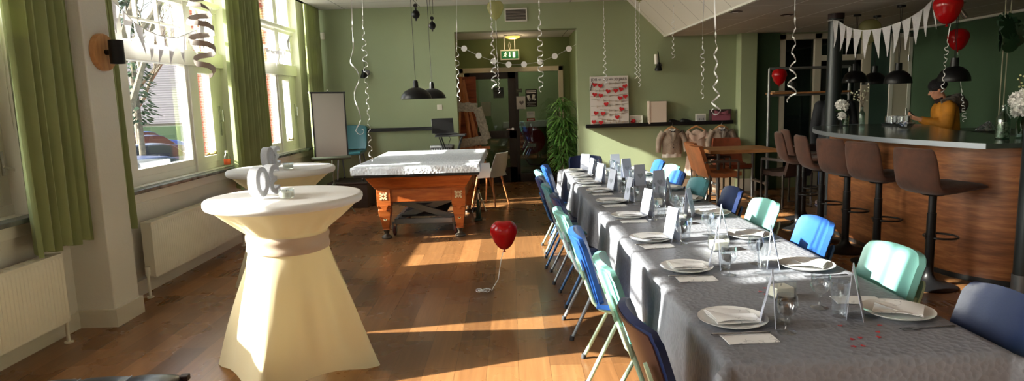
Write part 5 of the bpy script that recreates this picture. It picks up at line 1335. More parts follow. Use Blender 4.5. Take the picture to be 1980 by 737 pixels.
# potted palm --------------------------------------------------------------
def palm():
    t = thing('potted_palm', 'tall slender leafed palm standing in the right corner of the doorway', 'plant', (.90, 11.15, 0)); rnd = random.Random(5)
    M().lathe([(.001, 0), (.13, 0), (.165, .28), (.175, .30), (.16, .30), (.15, .27), (.001, .26)], n=32, close=False).build('pot', plain('dark_clay_pot', (60, 50, 44), .6), t)
    M().lathe([(.001, .262), (.149, .262)], n=24, close=False).build('soil', plain('soil', (50, 38, 28), .95, 0, 40, .5), t)
    LG = NT('palm_leaf_green'); v = LG.coords(); LG.bsdf(LG.ramp(LG.noise(v, 6, 2), [(.3, (66, 112, 46)), (.7, (116, 162, 74))]), .45); LG = LG.m
    stems = M(); lv = M()
    for s in range(9):
        a = rnd.uniform(0, 6.28); r = rnd.uniform(.02, .1); h = rnd.uniform(1.1, 1.62); ln = rnd.uniform(.03, .14); b = Vector((r*cos(a), r*sin(a), .25)); top = Vector((b.x+ln*cos(a), b.y+ln*sin(a)*.7, h))
        P_ = [b.lerp(top, k/8)+Vector((.02*sin(k+s), .02*cos(k*1.3+s), 0)) for k in range(9)]; stems.tube(P_, [.008-.0005*k for k in range(9)], 6)
        for k in range(2, 9):
            for f in range(2 if k < 8 else 4):
                c = P_[k]+Vector((0, 0, rnd.uniform(-.05, .05))); a2 = rnd.uniform(0, 6.28); n_l = rnd.randint(5, 7)
                for j in range(n_l):
                    aa = a2+(j-n_l/2)*.33; L = rnd.uniform(.18, .31); el = rnd.uniform(-.1, .7); wd = rnd.uniform(.011, .017)
                    dirh = Vector((cos(aa), sin(aa), 0)); side = Vector((-sin(aa), cos(aa), 0)); vs = []; N = 5
                    c2 = c+Vector((cos(a2), sin(a2), .2))*.06
                    for q in range(N+1):
                        k2 = q/N; p = c2+dirh*L*k2*cos(el*(1-k2))+Vector((0, 0, L*(sin(el)*k2-.62*k2*k2))); w3 = wd*sin(pi*min(1, .12+k2*.88))+.0006
                        vs += [p-side*w3, p+Vector((0, 0, .0025)), p+side*w3, p-Vector((0, 0, .001))]
                    fs = []
                    for q in range(N):
                        for e in range(4): fs.append((q*4+e, q*4+(e+1) % 4, q*4+4+(e+1) % 4, q*4+4+e))
                    ok = max(abs(p[0]+.0) for p in vs) < .24 and max(p[1] for p in vs) < .5
                    vs = [Vector((max(-.30, min(.215, p[0])), p[1], p[2])) for p in vs]
                    lv.add(vs, fs, False)
    stems.build('stems', plain('palm_cane', (110, 112, 60), .6), t); lv.build('foliage', LG, t, sharp=180)
palm()
# fire hose, posters, ledge in the lobby behind the glass ------------------------
RDP = plain('fire_red_paint', (150, 20, 18), .35)
t = thing('fire_hose_reel', 'red fire hose reel on the wall behind the dark glass door', 'fire hose reel', (.42, 13.75, .72)); X90 = Matrix.Rotation(pi/2, 4, 'X')
M().lathe([(.001, -.09), (.28, -.09), (.28, -.075), (.12, -.07), (.12, .07), (.28, .075), (.28, .09), (.001, .09)], n=44, mat=X90).build('reel', RDP, t)
for k in range(5): M().lathe([(.15+.022*k, -.06+.0), (.17+.022*k, -.03), (.15+.022*k, 0), (.17+.022*k, .03), (.15+.022*k, .06)], n=32, mat=X90, close=False).build('hose_coil', plain('red_black_hose', (60, 20, 20), .6), t)
M().tube([(-.1, -.12, -.1), (-.2, -.12, -.3), (-.05, -.14, -.5), (.15, -.14, -.52), (.3, -.12, -.4)], .014, 10).build('hose', MC['red_black_hose'], t); M().box((-.09, -.105, -.13), (.09, -.095, -.06)).build('instruction_plate', WHITE, t)
M().box((-.05, .09, -.1), (.05, .44, .1)).build('wall_bracket', RDP, t)
t = thing('wall_ledge', 'white ledge with papers on the wall of the lobby behind the glass', 'ledge', (.45, 14.1, 1.05)); M().box((-.62, -.22, -.06), (.72, .09, .06)).build('body', WPAINT, t, bevel=.006)
o = M().box((-.18, -.12, 0), (.18, .12, .015)).build('paper_stack', WHITE, loc=(.72, 14.0, 1.112)); tag(o, 'stack of papers on the white ledge in the lobby', 'papers')
t = thing('fire_extinguisher', 'dark red extinguisher standing right of the hose reel behind the glass', 'fire extinguisher', (.86, 13.7, 0)); M().lathe([(.001, 0), (.08, 0), (.085, .02), (.085, .5), (.05, .58), (.02, .60), (.02, .64), (.001, .64)], n=24).build('bottle', RDP, t); M().tube([(0, 0, .62), (.09, 0, .66), (.13, 0, .5), (.12, 0, .3)], .01, 8).build('hose', BLACK, t); M().box((-.02, -.05, .64), (.02, .03, .68)).build('handle', BLACK, t)
def poster(lb, x, z, w_, h_, bgc, y=12.512, lines=(), grp='posters behind the hall door', pic=None):
    t = thing('poster', lb, 'poster', (x, y, z), 0, grp)
    M().box((-w_/2, 0, -h_/2), (w_/2, .002, h_/2)).build('sheet', plain('sheet_%d_%d_%d' % bgc, bgc, .7), t)
    for (wd_, hh, dz, c) in lines: M().box((-wd_/2, -.0015, dz-hh/2), (wd_/2, -.0002, dz+hh/2)).build('printed_line', plain('print_%d_%d_%d' % c, c, .6), t)
    return t
DK = (26, 24, 26); LT = (220, 218, 214)
p = poster('black poster with white lettering and figures taped behind the right door glass', .40, 1.60, .22, .33, DK, 12.5, ((.18, .022, .135, LT), (.18, .016, .105, LT), (.17, .005, -.09, LT), (.13, .006, -.115, LT), (.17, .005, -.14, LT)))
m = M()
for k, (x, z, r) in enumerate(((-.05, .01, -.3), (.04, .02, .2))): m.cbox((x, -.001, z), (.05, .001, .10), ry=r); m.cbox((x+.02, -.001, z-.035), (.03, .001, .06), ry=-r*2)
m.build('figure_print', plain('print_220_218_214', LT, .6), p)
hp = poster('white notice left of the black poster behind the glass', .20, 1.52, .17, .24, (206, 204, 206), 12.5, ((.12, .008, .11, (90, 90, 96)), (.12, .005, -.12, (90, 90, 96))))
M().prism(heart_outline(.09), .001, Matrix.Translation((.01, -.001, -.0)) @ Matrix.Rotation(pi/2, 4, 'X')).build('heart_print', plain('print_110_106_116', (110, 106, 116), .6), hp)
poster('small dark label above the white notice behind the glass', .17, 1.75, .11, .07, (70, 74, 66), 12.5, ((.08, .012, 0, (110, 112, 100)),))
poster('white note with a red strip below the black poster', .38, 1.29, .15, .12, (196, 196, 198), 12.5, ((.10, .006, .03, (110, 110, 118)), (.08, .006, .01, (110, 110, 118))))
poster('red strip notice under the white note', .38, 1.19, .15, .055, (150, 30, 44), 12.5, ((.11, .014, 0, LT),))
poster('pale grey sheet taped on the left door glass', -.47, 1.42, .19, .27, (150, 156, 140), 12.495)
poster('faded notice at the top right of the left door glass', -.22, 1.72, .2, .2, (96, 108, 96), 12.53, ((.14, .02, .05, (160, 166, 160)), (.15, .008, 0, (160, 166, 160)), (.15, .008, -.03, (160, 166, 160))))
# ================================================================ brown table group by the back wall
OAKT = wood_mat('oak_table_top', (150, 98, 56), (178, 124, 76), (200, 148, 96), (1.2, 8, 8), .45)
STL = plain('raw_steel_frame', (96, 92, 88), .4, .7)
t = thing('dining_table', 'oak topped dining table on steel pipe legs near the back wall', 'table', (3.32, 9.6, 0))
M().box((-.50, -.36, .73), (.47, .36, .78)).build('tabletop', OAKT, t, bevel=.004)
for sx in (-.36, .34):
    for sy in (-.28, .28): M().cyl((sx, sy, .0), (sx, sy, .73), .022, n=16).cyl((sx, sy, .24), (sx, sy, .30), .03, n=16).build('leg', plain('grey_scaffold_pipe', (120, 122, 124), .4, .6), t)
    M().tube([(sx, -.28, .27), (sx, .28, .27)], .02, 12).build('stretcher', MC['grey_scaffold_pipe'], t)
def arm_chair(lb, loc, rz, lea):
    t = thing('leather_armchair', lb, 'chair', loc, rz, 'leather chairs round the oak table')
    def seat(u, v):
        s = (u-.5)*2; return (-.20+.46*v, s*.225, .47+.012*s*s-.02*sin(pi*v)+.035*max(0, v-.0)*0+.004*sin(v*22))
    M().slab(seat, 12, 26, .06).build('seat', lea, t, sharp=60)
    def bk(u, v):
        s = (u-.5)*2; return (-.205-.13*v+.02*s*s, s*.225*(1-.08*max(0, v-.8)*5*s*s), .45+.42*v)
    M().slab(bk, 12, 14, .055).build('backrest', lea, t, sharp=60)
    for s in (-1, 1):
        y = s*.255
        M().tube([(.20, y, .018), (-.22, y, .018)], .012, 4).build('floor_runner', STL, t)
        m = M(); m.bar((.20, y, .0), (.20, y, .665), .022, .022, (1, 0, 0)); m.bar((.21, y, .655), (-.27, y, .655), .022, .022)
        m.build('arm_frame', STL, t); M().bar((-.20, y, .0), (-.20, y, .47), .022, .022, (1, 0, 0)).build('rear_leg', STL, t)
        M().box((-.2, y-.018, .664), (.19, y+.018, .682)).build('arm_pad', plain('dark_arm_pad', (70, 58, 50), .6), t, bevel=.004)
    for x in (-.18, .18): M().bar((x, -.255, .43), (x, .255, .43), .02).build('cross_rail', STL, t)
    return t
TAN = plain('tan_leather', (158, 92, 52), .5, 0, 30, .1, .1); DKL = plain('dark_brown_leather', (62, 42, 34), .5, 0, 30, .1, .1); RST = plain('rust_leather', (124, 60, 36), .5, 0, 30, .1, .1)
arm_chair('tan leather armchair at the left of the oak table, nearer of two side by side', (2.88, 9.12, 0), radians(4), TAN)
arm_chair('tan leather armchair at the left of the oak table, farther of two side by side', (2.98, 9.76, 0), radians(4), TAN)
arm_chair('dark brown leather armchair at the near right corner of the oak table', (3.81, 9.01, 0), radians(112), DKL)
arm_chair('rust leather armchair on the far side of the oak table, facing the room', (3.42, 10.12, 0), radians(-92), RST)
# scaffold pipe rack ------------------------------------------------------
PIPE = plain('galvanised_pipe', (140, 142, 142), .4, .6)
t = thing('pipe_rack', 'tall scaffold pipe rack with a thin wooden shelf before the partition', 'rack', (4.5, 9.95, 0))
for x in (-.59, .62): M().cyl((x, 0, 0), (x, 0, 1.93), .021, n=16).cyl((x, 0, 1.50), (x, 0, 1.57), .03, n=16).cyl((x, 0, 0), (x, 0, .012), .05, n=20).build('upright_pipe', PIPE, t)
M().tube([(-.59, 0, 1.925), (.62, 0, 1.925)], .021, 14).build('top_pipe', PIPE, t); M().tube([(-.59, 0, 1.53), (.62, 0, 1.53)], .018, 12).build('shelf_pipe', PIPE, t)
M().box((-.58, -.10, 1.545), (.60, .16, 1.57)).build('shelf', OAKT, t, bevel=.002)
BKC = [(110, 66, 44), (70, 60, 56), (140, 110, 80)]
o = thing('table_lamp', 'small dark lamp standing on the wooden shelf of the pipe rack', 'lamp', (4.28, 9.98, 1.571)); M().lathe([(.001, 0), (.04, 0), (.042, .01), (.008, .02), (.008, .07), (.001, .07)], n=20).build('base', BLACK, o); M().lathe([(.07, .06), (.045, .15), (.04, .15), (.066, .06)], n=24, close=False).build('lamp_shade', plain('dark_shade', (34, 34, 32), .6), o)
for k, (x, w_) in enumerate(((-.40, .26),)):
    o = M().box((-w_/2, -.08, 0), (w_/2, .08, .02)).build('flat_book', plain('book_tan', BKC[2], .6), loc=(4.5+x, 9.96, 1.571)); tag(o, 'thin tan book lying on the left end of the rack shelf', 'book')

# ================================================================ on the bar
ZB = 1.1595
def bottle(lb, x, y, h, r, mat, fill=None, cat='bottle'):
    t = thing('glass_bottle', lb, cat, (x, y, ZB), 0)
    M().lathe([(.001, 0), (r*.95, 0), (r, .008), (r, h*.55), (r*.93, h*.64), (r*.42, h*.78), (r*.38, h*.92), (r*.46, h*.93), (r*.46, h), (r*.36, h), (r*.3, h*.9), (r*.34, h*.78), (r*.86, h*.63), (r*.92, h*.5), (r*.92, .012), (.001, .01)], n=28, close=False).build('glass', mat, t)
    return t
BG = glassy('bar_bottle_glass', (206, 222, 216), .06, .03, .8)
SHELLM = NT('mixed_pebbles'); v = SHELLM.coords(); SHELLM.bsdf(SHELLM.ramp(SHELLM.noise(v, 40, 3), [(.35, (70, 62, 50)), (.6, (190, 180, 160))]), .6, 0, SHELLM.noise(v, 60, 2), .8, .01); SHELLM = SHELLM.m
b1 = bottle('large clear swing bottle filled with pebbles at the near end of the bar', 3.93, 5.22, .27, .05, BG)
M().lathe([(.001, .011), (.045, .011), (.045, .10), (.03, .13), (.001, .135)], n=24).build('pebble_filling', SHELLM, b1)
b2 = bottle('slim clear bottle with a twig of white berries near the dark column', 4.19, 7.82, .22, .035, BG)
bs = M(); br = M(); rnd = random.Random(4)
for k in range(3):
    P_ = [Vector((0, 0, .1)), Vector((0, 0, .2)), Vector((-.03+.03*k, .01*k, .30)), Vector((-.09+.08*k, .02*k, .36+.03*k)), Vector((-.14+.11*k, .03, .38+.05*k))]
    br.tube(P_, [.003, .0028, .0025, .002, .0012], 6)
    for q in range(9): p = P_[2].lerp(P_[4], q/8); bs.sphere(p+Vector((rnd.uniform(-.03, .03), rnd.uniform(-.02, .02), rnd.uniform(-.04, .03))), .0095, 8, 6)
br.build('twig', plain('twig_brown', (92, 72, 50), .8), b2); bs.build('berries', plain('white_berry', (230, 226, 200), .5), b2)
v1 = bottle('clear cylinder vase of pebbles holding white blossom beside the dark column', 3.96, 7.74, .19, .035, BG, cat='vase')
M().lathe([(.001, .011), (.031, .011), (.031, .09), (.001, .09)], n=20).build('pebble_filling', SHELLM, v1)
PET = plain('white_petal', (232, 230, 226), .7, 0, 20, .05); GLF = plain('dark_leaf', (40, 70, 36), .5)
def blossom(t, c, R, n, seed, name='blossom'):
    rnd = random.Random(seed); m = M(); c = Vector(c)
    for k in range(n):
        a = rnd.uniform(0, 2*pi); b = math.acos(rnd.uniform(-.7, 1)); d = Vector((sin(b)*cos(a), sin(b)*sin(a), cos(b))); p = c+d*R*rnd.uniform(.55, 1)
        u, w_ = frame_of(d); s = rnd.uniform(.014, .022)
        q = rnd.uniform(0, pi); uu = u*cos(q)+w_*sin(q); ww = u*-sin(q)+w_*cos(q)
        m.slab(lambda e, f: p+uu*(e-.5)*2*s*(1-.4*f)+ww*(f-.5)*2*s+d*(.012*((e-.5)**2+(f-.5)**2)*4), 2, 3, .0016)
    return m.build(name, PET, t)
def leaf(m, a, b, w_):
    a = Vector(a); b = Vector(b); d = (b-a); s = d.cross(Vector((0, 1, .3))).normalized()
    m.slab(lambda u, v: a+d*v+s*(u-.5)*2*w_*sin(pi*(.04+.92*v))+Vector((0, 0, -.02*v*v)), 3, 8, .0015)
blossom(v1, (-.07, -.03, .24), .06, 90, 1); blossom(v1, (-.075, -.05, .12), .03, 30, 2)
m = M(); leaf(m, (-.02, 0, .2), (-.12, -.03, .13), .022); leaf(m, (-.02, 0, .18), (-.06, -.05, .04), .02); leaf(m, (0, 0, .19), (-.14, 0, .20), .018); m.build('leaves', GLF, v1)
M().tube([(0, 0, .05), (0, 0, .19), (-.05, -.02, .22)], .004, 6).build('stem', GLF, v1)
b3 = bottle('clear bottle holding large white lilies at the right edge, beside the near post', 4.06, 5.20, .20, .038, BG)
b3.location = (4.10, 5.25, ZB)
blossom(b3, (-.0, 0, .30), .085, 120, 6); blossom(b3, (-.04, -.03, .22), .045, 40, 7)
m = M(); leaf(m, (0, 0, .2), (-.05, -.04, .06), .032); leaf(m, (0, 0, .2), (.06, -.04, .08), .03); m.build('leaves', GLF, b3)
m = M(); bb = M(); 
for k in range(3): P_ = [Vector((0, 0, .2)), Vector((-.02+.02*k, 0, .38)), Vector((-.05+.05*k, 0, .50+.03*k))]; m.tube(P_, .002, 6); [bb.sphere(P_[1].lerp(P_[2], q/4)+Vector((.012*(-1)**q, 0, 0)), .008, 8, 6) for q in range(5)]
m.build('twig', plain('twig_brown', (92, 72, 50), .8), b3); bb.build('buds', plain('pale_bud', (214, 214, 160), .5), b3)
# tray of upturned glasses
t = thing('serving_tray', 'round tray standing on the bar behind the bowl of sweets', 'tray', (4.50, 7.62, ZB)); M().lathe([(.001, 0), (.15, 0), (.165, .02), (.162, .02), (.148, .006), (.001, .006)], n=40, close=False).build('tray_dish', plain('dull_steel_tray', (90, 94, 92), .35, .7), t)
gl = M().lathe([(.029, 0), (.033, .02), (.034, .10), (.001, .10), (.001, .096), (.031, .096), (.030, .02), (.027, 0)], n=20, close=False).build('upturned_glass', CLEAR, sharp=60); tag(gl, 'clear glass standing upside down on the round tray', 'glass', 'upturned glasses on the tray')
k_ = 0
for x, y in ((-.10, -.03), (-.03, -.10), (-.03, -.01), (.05, -.10), (.04, .0), (.11, -.03), (-.07, .07), (.02, .09), (.09, .07)):
    o = gl if k_ == 0 else copytree(gl); o.location = (4.50+x, 7.62+y, ZB+.0075); k_ += 1
t = thing('sweets_bowl', 'fluted glass bowl of wrapped sweets on the middle of the bar', 'bowl', (4.13, 6.86, ZB))
m = M()
def bf(u, v):
    th = 2*pi*u; r = .035+.065*v**.8; r *= 1+.035*sin(th*16)*v; return (r*cos(th), r*sin(th), .004+.065*v**1.2)
m.grid(bf, 96, 8, wrapu=True); bo = m.build('glass_bowl', CLEAR, t, thick=.003)
rnd = random.Random(9)
WR = [plain('silver_blue_wrapper', (150, 160, 190), .3, .5), plain('white_wrapper', (226, 226, 230), .3), plain('yellow_wrapper', (220, 200, 60), .4)]
for k in range(15):
    a = rnd.uniform(0, 6.28); r = rnd.uniform(0, .055); c = Vector((r*cos(a), r*sin(a), .03+.045*rnd.random())); d = Vector((cos(a*3), sin(a*3), .3)).normalized()
    M().sphere(c, (.011, .011, .011), 8, 6).tube([c-d*.022, c-d*.011, c+d*.011, c+d*.022], [.009, .003, .003, .009], 6).build('wrapped_sweet', WR[2] if k == 14 else WR[k % 2], t)
t = thing('blue_pen', 'bright blue pen lying on the ledge beside the near post', 'pen', (4.05, 4.72, 1.078), radians(10)); M().tube([(-.08, 0, .008), (.05, 0, .008)], .008, 10).build('barrel', plain('bright_blue_plastic', (20, 110, 220), .4), t); M().tube([(.05, 0, .008), (.08, 0, .008)], [.008, .002], 10).build('tip', WHITE, t)
# crumpled foil and glasses on the back counter
t = thing('foil_heap', 'heap of crumpled silver paper on the counter behind the person in yellow', 'wrapping', (6.02, 8.25, 1.021)); m = M()
m.grid(lambda u, v: ((.14-.13*v)*cos(2*pi*u)*(1+.3*noise.noise(Vector((u*20, v*9, 0)))), (.12-.11*v)*sin(2*pi*u), .10*v+.05*noise.noise(Vector((u*16, v*12, 4)))*(v > .01)), 50, 12, smooth=False, wrapu=True); m.build('foil', plain('silver_foil', (190, 196, 204), .25, .8), t)

# monstera hanging on a macrame rope, track spotlight ------------------------
t = thing('hanging_monstera', 'dark monstera leaves hanging from rope before the right wall', 'plant', (4.60, 6.15, ZL))
ROPE = plain('pale_rope', (150, 146, 124), .8, 0, 60, .3)
for dx in (-.022, .022): M().tube([(dx*1.4, 0, -.001), (dx, 0, -.35), (dx*.8, 0, -1.24)], .005, 8).build('rope', ROPE, t)
M().sphere((0, 0, -1.25), (.03, .03, .035), 12, 8).build('rope_knot', ROPE, t)
DL = plain('dark_monstera_green', (22, 52, 30), .4)
def monst(c, R, rz, tilt):
    m = M(); N = 40; out = []
    for k in range(N):
        a = 2*pi*k/N-pi/2; r = R*(1-.22*sin(a)); 
        if k % 5 in (2,) and 3 < k < 37: r *= .55
        out.append((r*cos(a)*.85, r*sin(a)+R*.2))
    vs = [Vector((0, R*.15, .01))]+[Vector((x, y, -.12*(x*x+y*y)/R)) for x, y in out]; top = len(vs)
    vs += [p-Vector((0, 0, .003)) for p in vs]
    fs = [(0, 1+k, 1+(k+1) % N) for k in range(N)]+[(top, top+1+(k+1) % N, top+1+k) for k in range(N)]+[(1+k, top+1+k, top+1+(k+1) % N, 1+(k+1) % N) for k in range(N)]
    m.add(vs, fs, True); m.xf(Matrix.Translation(c) @ Matrix.Rotation(rz, 4, 'Z') @ Matrix.Rotation(tilt, 4, 'X')); return m
for c, R, rz, tl_ in (((-.02, -.06, -.40), .12, .2, 1.3), ((.05, -.04, -.48), .11, -.5, 1.7), ((-.06, -.02, -.52), .10, .8, 1.5), ((.03, .03, -.36), .11, 1.9, 1.2), ((-.0, -.07, -.55), .09, -.1, 1.8), ((.06, .02, -.42), .10, -1.3, 1.4)): monst(c, R, rz, tl_).build('leaf', DL, t)
t = thing('track_spotlight', 'small steel ceiling spotlight in front of the right wall', 'spotlight', (5.07, 7.5, ZL)); M().lathe([(.001, 0), (.05, 0), (.05, -.012), (.001, -.015)], n=24).build('base', CHROME, t)
M().cyl((0, 0, -.01), (.01, 0, -.06), .006).build('arm', CHROME, t); M().cyl((-.02, 0, -.06), (.055, -.02, -.17), .026, .028, n=20).build('head', CHROME, t)
for (x, y, lb) in ((2.62, 7.7, 'small dark recessed fitting in the low ceiling, left of two'), (3.42, 8.2, 'small dark recessed fitting in the low ceiling, right of two')):
    t = thing('ceiling_fitting', lb, 'ceiling light', (x, y, ZL)); M().lathe([(.05, -.002), (.075, -.002), (.078, -.008), (.05, -.012), (.05, -.002)], n=28, close=False).build('ring', plain('bronze_ring', (70, 48, 38), .4, .5), t); M().lathe([(.001, -.001), (.05, -.001), (.05, -.007), (.03, -.014), (.001, -.016)], n=24).build('lens', WHITE, t)

# ================================================================ left window odds
t = thing('casement_stay_arm', 'steel casement stay with a black tip sticking out of the nearest window', 'window stay', (-3.33, 4.28, 1.28))
M().box((-.03, -.01, -.08), (-.02, .01, .08)).build('plate', CHROME, t); M().bar((-.02, 0, -.02), (.04, .26, -.13), .010, .016).build('arm', WPAINT, t, bevel=.001); M().bar((.035, .24, -.12), (.045, .30, -.15), .013, .018).build('tip', BLACKP, t)
o = M().tube([(-3.30, 4.33, 3.2), (-3.30, 4.34, 1.6), (-3.30, 4.36, 1.40), (-3.30, 4.39, 1.36), (-3.30, 4.42, 1.40), (-3.30, 4.42, 1.7), (-3.30, 4.40, 3.2)], .0028, 6).build('blind_cord', WPAINT); tag(o, 'white looped blind cord hanging at the nearest window', 'cord')
t = thing('spray_bottle', 'clear bottle with an orange label on the sill of the middle window', 'bottle', (-3.26, 7.44, .929)); BLB = glassy('cleaner_bottle', (240, 244, 240), .08, .1)
M().lathe([(.001, 0), (.034, 0), (.036, .01), (.036, .115), (.018, .14), (.014, .16), (.001, .16)], n=24).build('bottle_body', BLB, t); M().lathe([(.0365, .025), (.0372, .026), (.0372, .09), (.0365, .091)], n=24, close=False).build('label', plain('orange_label', (228, 96, 50), .5), t)
M().cyl((0, 0, .16), (0, 0, .185), .016).build('cap', WHITE, t)
# dark leather bag at the bottom left
def bag():
    t = thing('leather_cushion', 'dark blue-black leather cushion on a stool at the bottom left corner', 'cushion', (-1.71, 2.42, .43), radians(4))
    LB = plain('blue_black_leather', (34, 38, 48), .3, 0, 25, .12)
    def f(u, v):
        x = (u-.5)*.62; y = (v-.5)*.42; e = (1-abs(2*u-1)**6)*(1-abs(2*v-1)**6); sm = .010*(abs(sin(pi*u*3))**.3); return x, y, e, sm
    m = M(); n1, n2 = 36, 24; top = []; bot = []
    for j in range(n2+1):
        for i in range(n1+1):
            x, y, e, sm = f(i/n1, j/n2); top.append((x, y, .035+.045*e**.5*(.75+.25*abs(sin(pi*i/n1*3))**.4))); bot.append((x, y, .033-.033*e**.5))
    w1 = n1+1; o = len(top); fs = []
    for j in range(n2):
        for i in range(n1): a = j*w1+i; fs.append((a, a+1, a+w1+1, a+w1)); fs.append((o+a+w1, o+a+w1+1, o+a+1, o+a))
    for i in range(n1): fs.append((o+i, o+i+1, i+1, i)); a = n2*w1+i; fs.append((a, a+1, o+a+1, o+a))
    for j in range(n2): a = j*w1; fs.append((a, a+w1, o+a+w1, o+a)); b = a+n1; fs.append((o+b, o+b+w1, b+w1, b))
    m.add(top+bot, fs, True); m.build('cover', LB, t, sharp=180)
    for k in (1, 2): M().tube([((k/3-.5)*.62, y, .072) for y in [-.17+.34*q/10 for q in range(11)]], .0018, 5).build('white_seam', plain('pale_thread', (170, 176, 190), .6), t)
    M().box((.29, .17, .03), (.325, .205, .055)).build('corner_tab', plain('dark_brown_tab', (48, 30, 28), .5), t, bevel=.004)
    s = thing('low_stool', 'low dark stool carrying the leather cushion at the bottom left', 'stool', (-1.71, 2.42, 0), radians(4))
    M().box((-.29, -.19, .395), (.29, .19, .43)).build('seat', DKC, s, bevel=.006)
    for sx in (-.25, .25):
        for sy in (-.15, .15): M().tube([(sx*.95, sy*.95, .395), (sx, sy, 0)], [.018, .014], 10).build('leg', DKC, s)
bag()

# ================================================================ people
def capsule(m, a, b, ra, rb, n=14):
    a = Vector(a); b = Vector(b); m.tube([a, b], [ra, rb], n); m.sphere(a, ra, n, 8); m.sphere(b, rb, n, 8)
def remeshed(m, name, mat, parent, vox=.012, smooth=6, kind=None):
    o = m.build(name, mat, parent, sharp=180)
    r = o.modifiers.new('remesh', 'REMESH'); r.mode = 'VOXEL'; r.voxel_size = vox; r.use_smooth_shade = True
    s = o.modifiers.new('smooth', 'SMOOTH'); s.iterations = smooth; s.factor = .5
    return o
SKIN = plain('skin', (196, 140, 112), .55, 0, 40, .05); DHAIR = plain('dark_hair', (34, 26, 22), .6)
def hand(m, wrist, d, palm_n, side, curl=.9, R=.0085):
    """palm plus four unequal bent fingers and a thumb; d = pointing direction, palm_n = palm normal"""
    w_ = Vector(wrist); d = Vector(d).normalized(); n = Vector(palm_n).normalized(); s = d.cross(n).normalized()*side
    for k in range(4):
        q = (k-1.5)*.019; base = w_+d*.02+s*q*.7; kn = w_+d*.088+s*q; capsule(m, base, kn, .0145, .0115, 10)
        L = (.036, .042, .039, .030)[k]; a1 = curl*.6; p1 = kn+(d*cos(a1)+n*sin(a1))*L; a2 = curl*1.35; p2 = p1+(d*cos(a2)+n*sin(a2))*L*.72; a3 = curl*1.9; p3 = p2+(d*cos(a3)+n*sin(a3))*L*.55
        capsule(m, kn, p1, R*1.05, R, 10); capsule(m, p1, p2, R, R*.92, 10); capsule(m, p2, p3, R*.92, R*.8, 10)
    t0 = w_+d*.025-s*.022; t1 = t0+d*.035-s*.026+n*.012; t2 = t1+d*.03-s*.004+n*.018; t3 = t2+d*.022+s*.006+n*.012
    capsule(m, t0, t1, .015, .012, 10); capsule(m, t1, t2, .011, .0098, 10); capsule(m, t2, t3, .0098, .0085, 10)
def head(m, c, f, up=(0, 0, 1)):
    """skull, jaw, nose, lips, brow, ears facing f"""
    c = Vector(c); f = Vector(f).normalized(); up = Vector(up); s = f.cross(up).normalized()
    mt = Matrix((( f.x, s.x, up.x), (f.y, s.y, up.y), (f.z, s.z, up.z))).to_4x4()
    def E(o_, r): m.sphere(c+f*o_[0]+s*o_[1]+up*o_[2], r, 18, 14, mt.to_3x3())
    E((-.012, 0, .035), (.094, .074, .082)); E((.018, 0, -.028), (.066, .058, .078)); E((.052, 0, -.082), (.026, .028, .020)); E((.02, 0, -.075), (.052, .048, .03))
    capsule(m, c+f*.076+up*.018, c+f*.100-up*.018, .0095, .0135, 12); E((.093, 0, -.022), (.012, .016, .008))
    E((.077, 0, -.050), (.014, .023, .007)); E((.075, 0, -.060), (.013, .020, .007)); E((.070, .026, .035), (.012, .022, .007)); E((.070, -.026, .035), (.012, .022, .007))
    for q in (-1, 1): E((-.008, q*.074, .0), (.017, .009, .030)); E((.06, q*.035, -.012), (.018, .02, .022))
    return c, f, s, up
def eyes(t, c, f, s, up):
    EW_ = plain('eye_white', (226, 224, 220), .3); EB = plain('dark_iris', (40, 26, 18), .3)
    for q in (-1, 1):
        p = c+f*.070+s*q*.029+up*.016; M().sphere(p, .0115, 12, 8).build('eye', EW_, t); M().sphere(p+f*.0075, .0062, 10, 8).build('iris', EB, t)
        M().tube([c+f*.084+s*q*.012+up*.034, c+f*.083+s*q*.03+up*.040, c+f*.070+s*q*.048+up*.034], .0035, 6).build('eyebrow', DHAIR, t)

# person in a yellow coat behind the bar, looking down at a phone (local +x = facing)
P1 = thing('person', 'person in a mustard yellow coat and dark beanie holding a phone behind the bar', 'person', (5.27, 7.98, 0), radians(158))
m = M()
hc, hf, hs, hu = head(m, (.075, 0, 1.545), (.94, 0, -.34), (.34, 0, .94))
capsule(m, (.0, 0, 1.36), (.045, 0, 1.48), .058, .05)
for (a, b, ra, rb) in (((0, 0, 1.30), (-.02, 0, 1.10), .13, .12), ((-.02, 0, 1.10), (-.01, 0, .93), .12, .135)):
    for q in (-.07, .07): capsule(m, (a[0], q, a[2]), (b[0], q, b[2]), ra*.85, rb*.85)
for q in (-1, 1):
    sh = (-.01, q*.19, 1.34); el = (.03, q*.25, 1.10); wr = (.245, q*.075, 1.195); capsule(m, sh, el, .052, .042); capsule(m, el, wr, .040, .027)
    hand(m, (wr[0]+.0, wr[1], wr[2]), (.9, -q*.28, .25), (0, -q*.6, .8), -q, .95)
    hp_ = (-.01, q*.095, .90); kn = (.02, q*.11, .50); an = (-.01, q*.12, .09); capsule(m, hp_, kn, .088, .06); capsule(m, kn, an, .056, .038); capsule(m, (an[0]-.02, an[1], .05), (.14, q*.13, .035), .042, .034)
body = remeshed(m, 'body', SKIN, P1, .0075, 3)
eyes(P1, hc, hf, hs, hu)
MUS = plain('mustard_coat_cloth', (190, 124, 30), .75, 0, 18, .25, .08)
m = M()
for q in (-.075, .075):
    capsule(m, (-.01, q, 1.29), (-.03, q, 1.08), .135, .135); capsule(m, (-.03, q, 1.08), (-.02, q, .80), .135, .15)
for q in (-1, 1):
    capsule(m, (-.01, q*.18, 1.335), (.015, q*.25, 1.115), .082, .074); capsule(m, (.015, q*.25, 1.115), (.12, q*.165, 1.15), .075, .06); capsule(m, (.12, q*.165, 1.15), (.205, q*.10, 1.18), .058, .047)
capsule(m, (-.02, -.10, 1.38), (-.02, .10, 1.38), .072, .072)
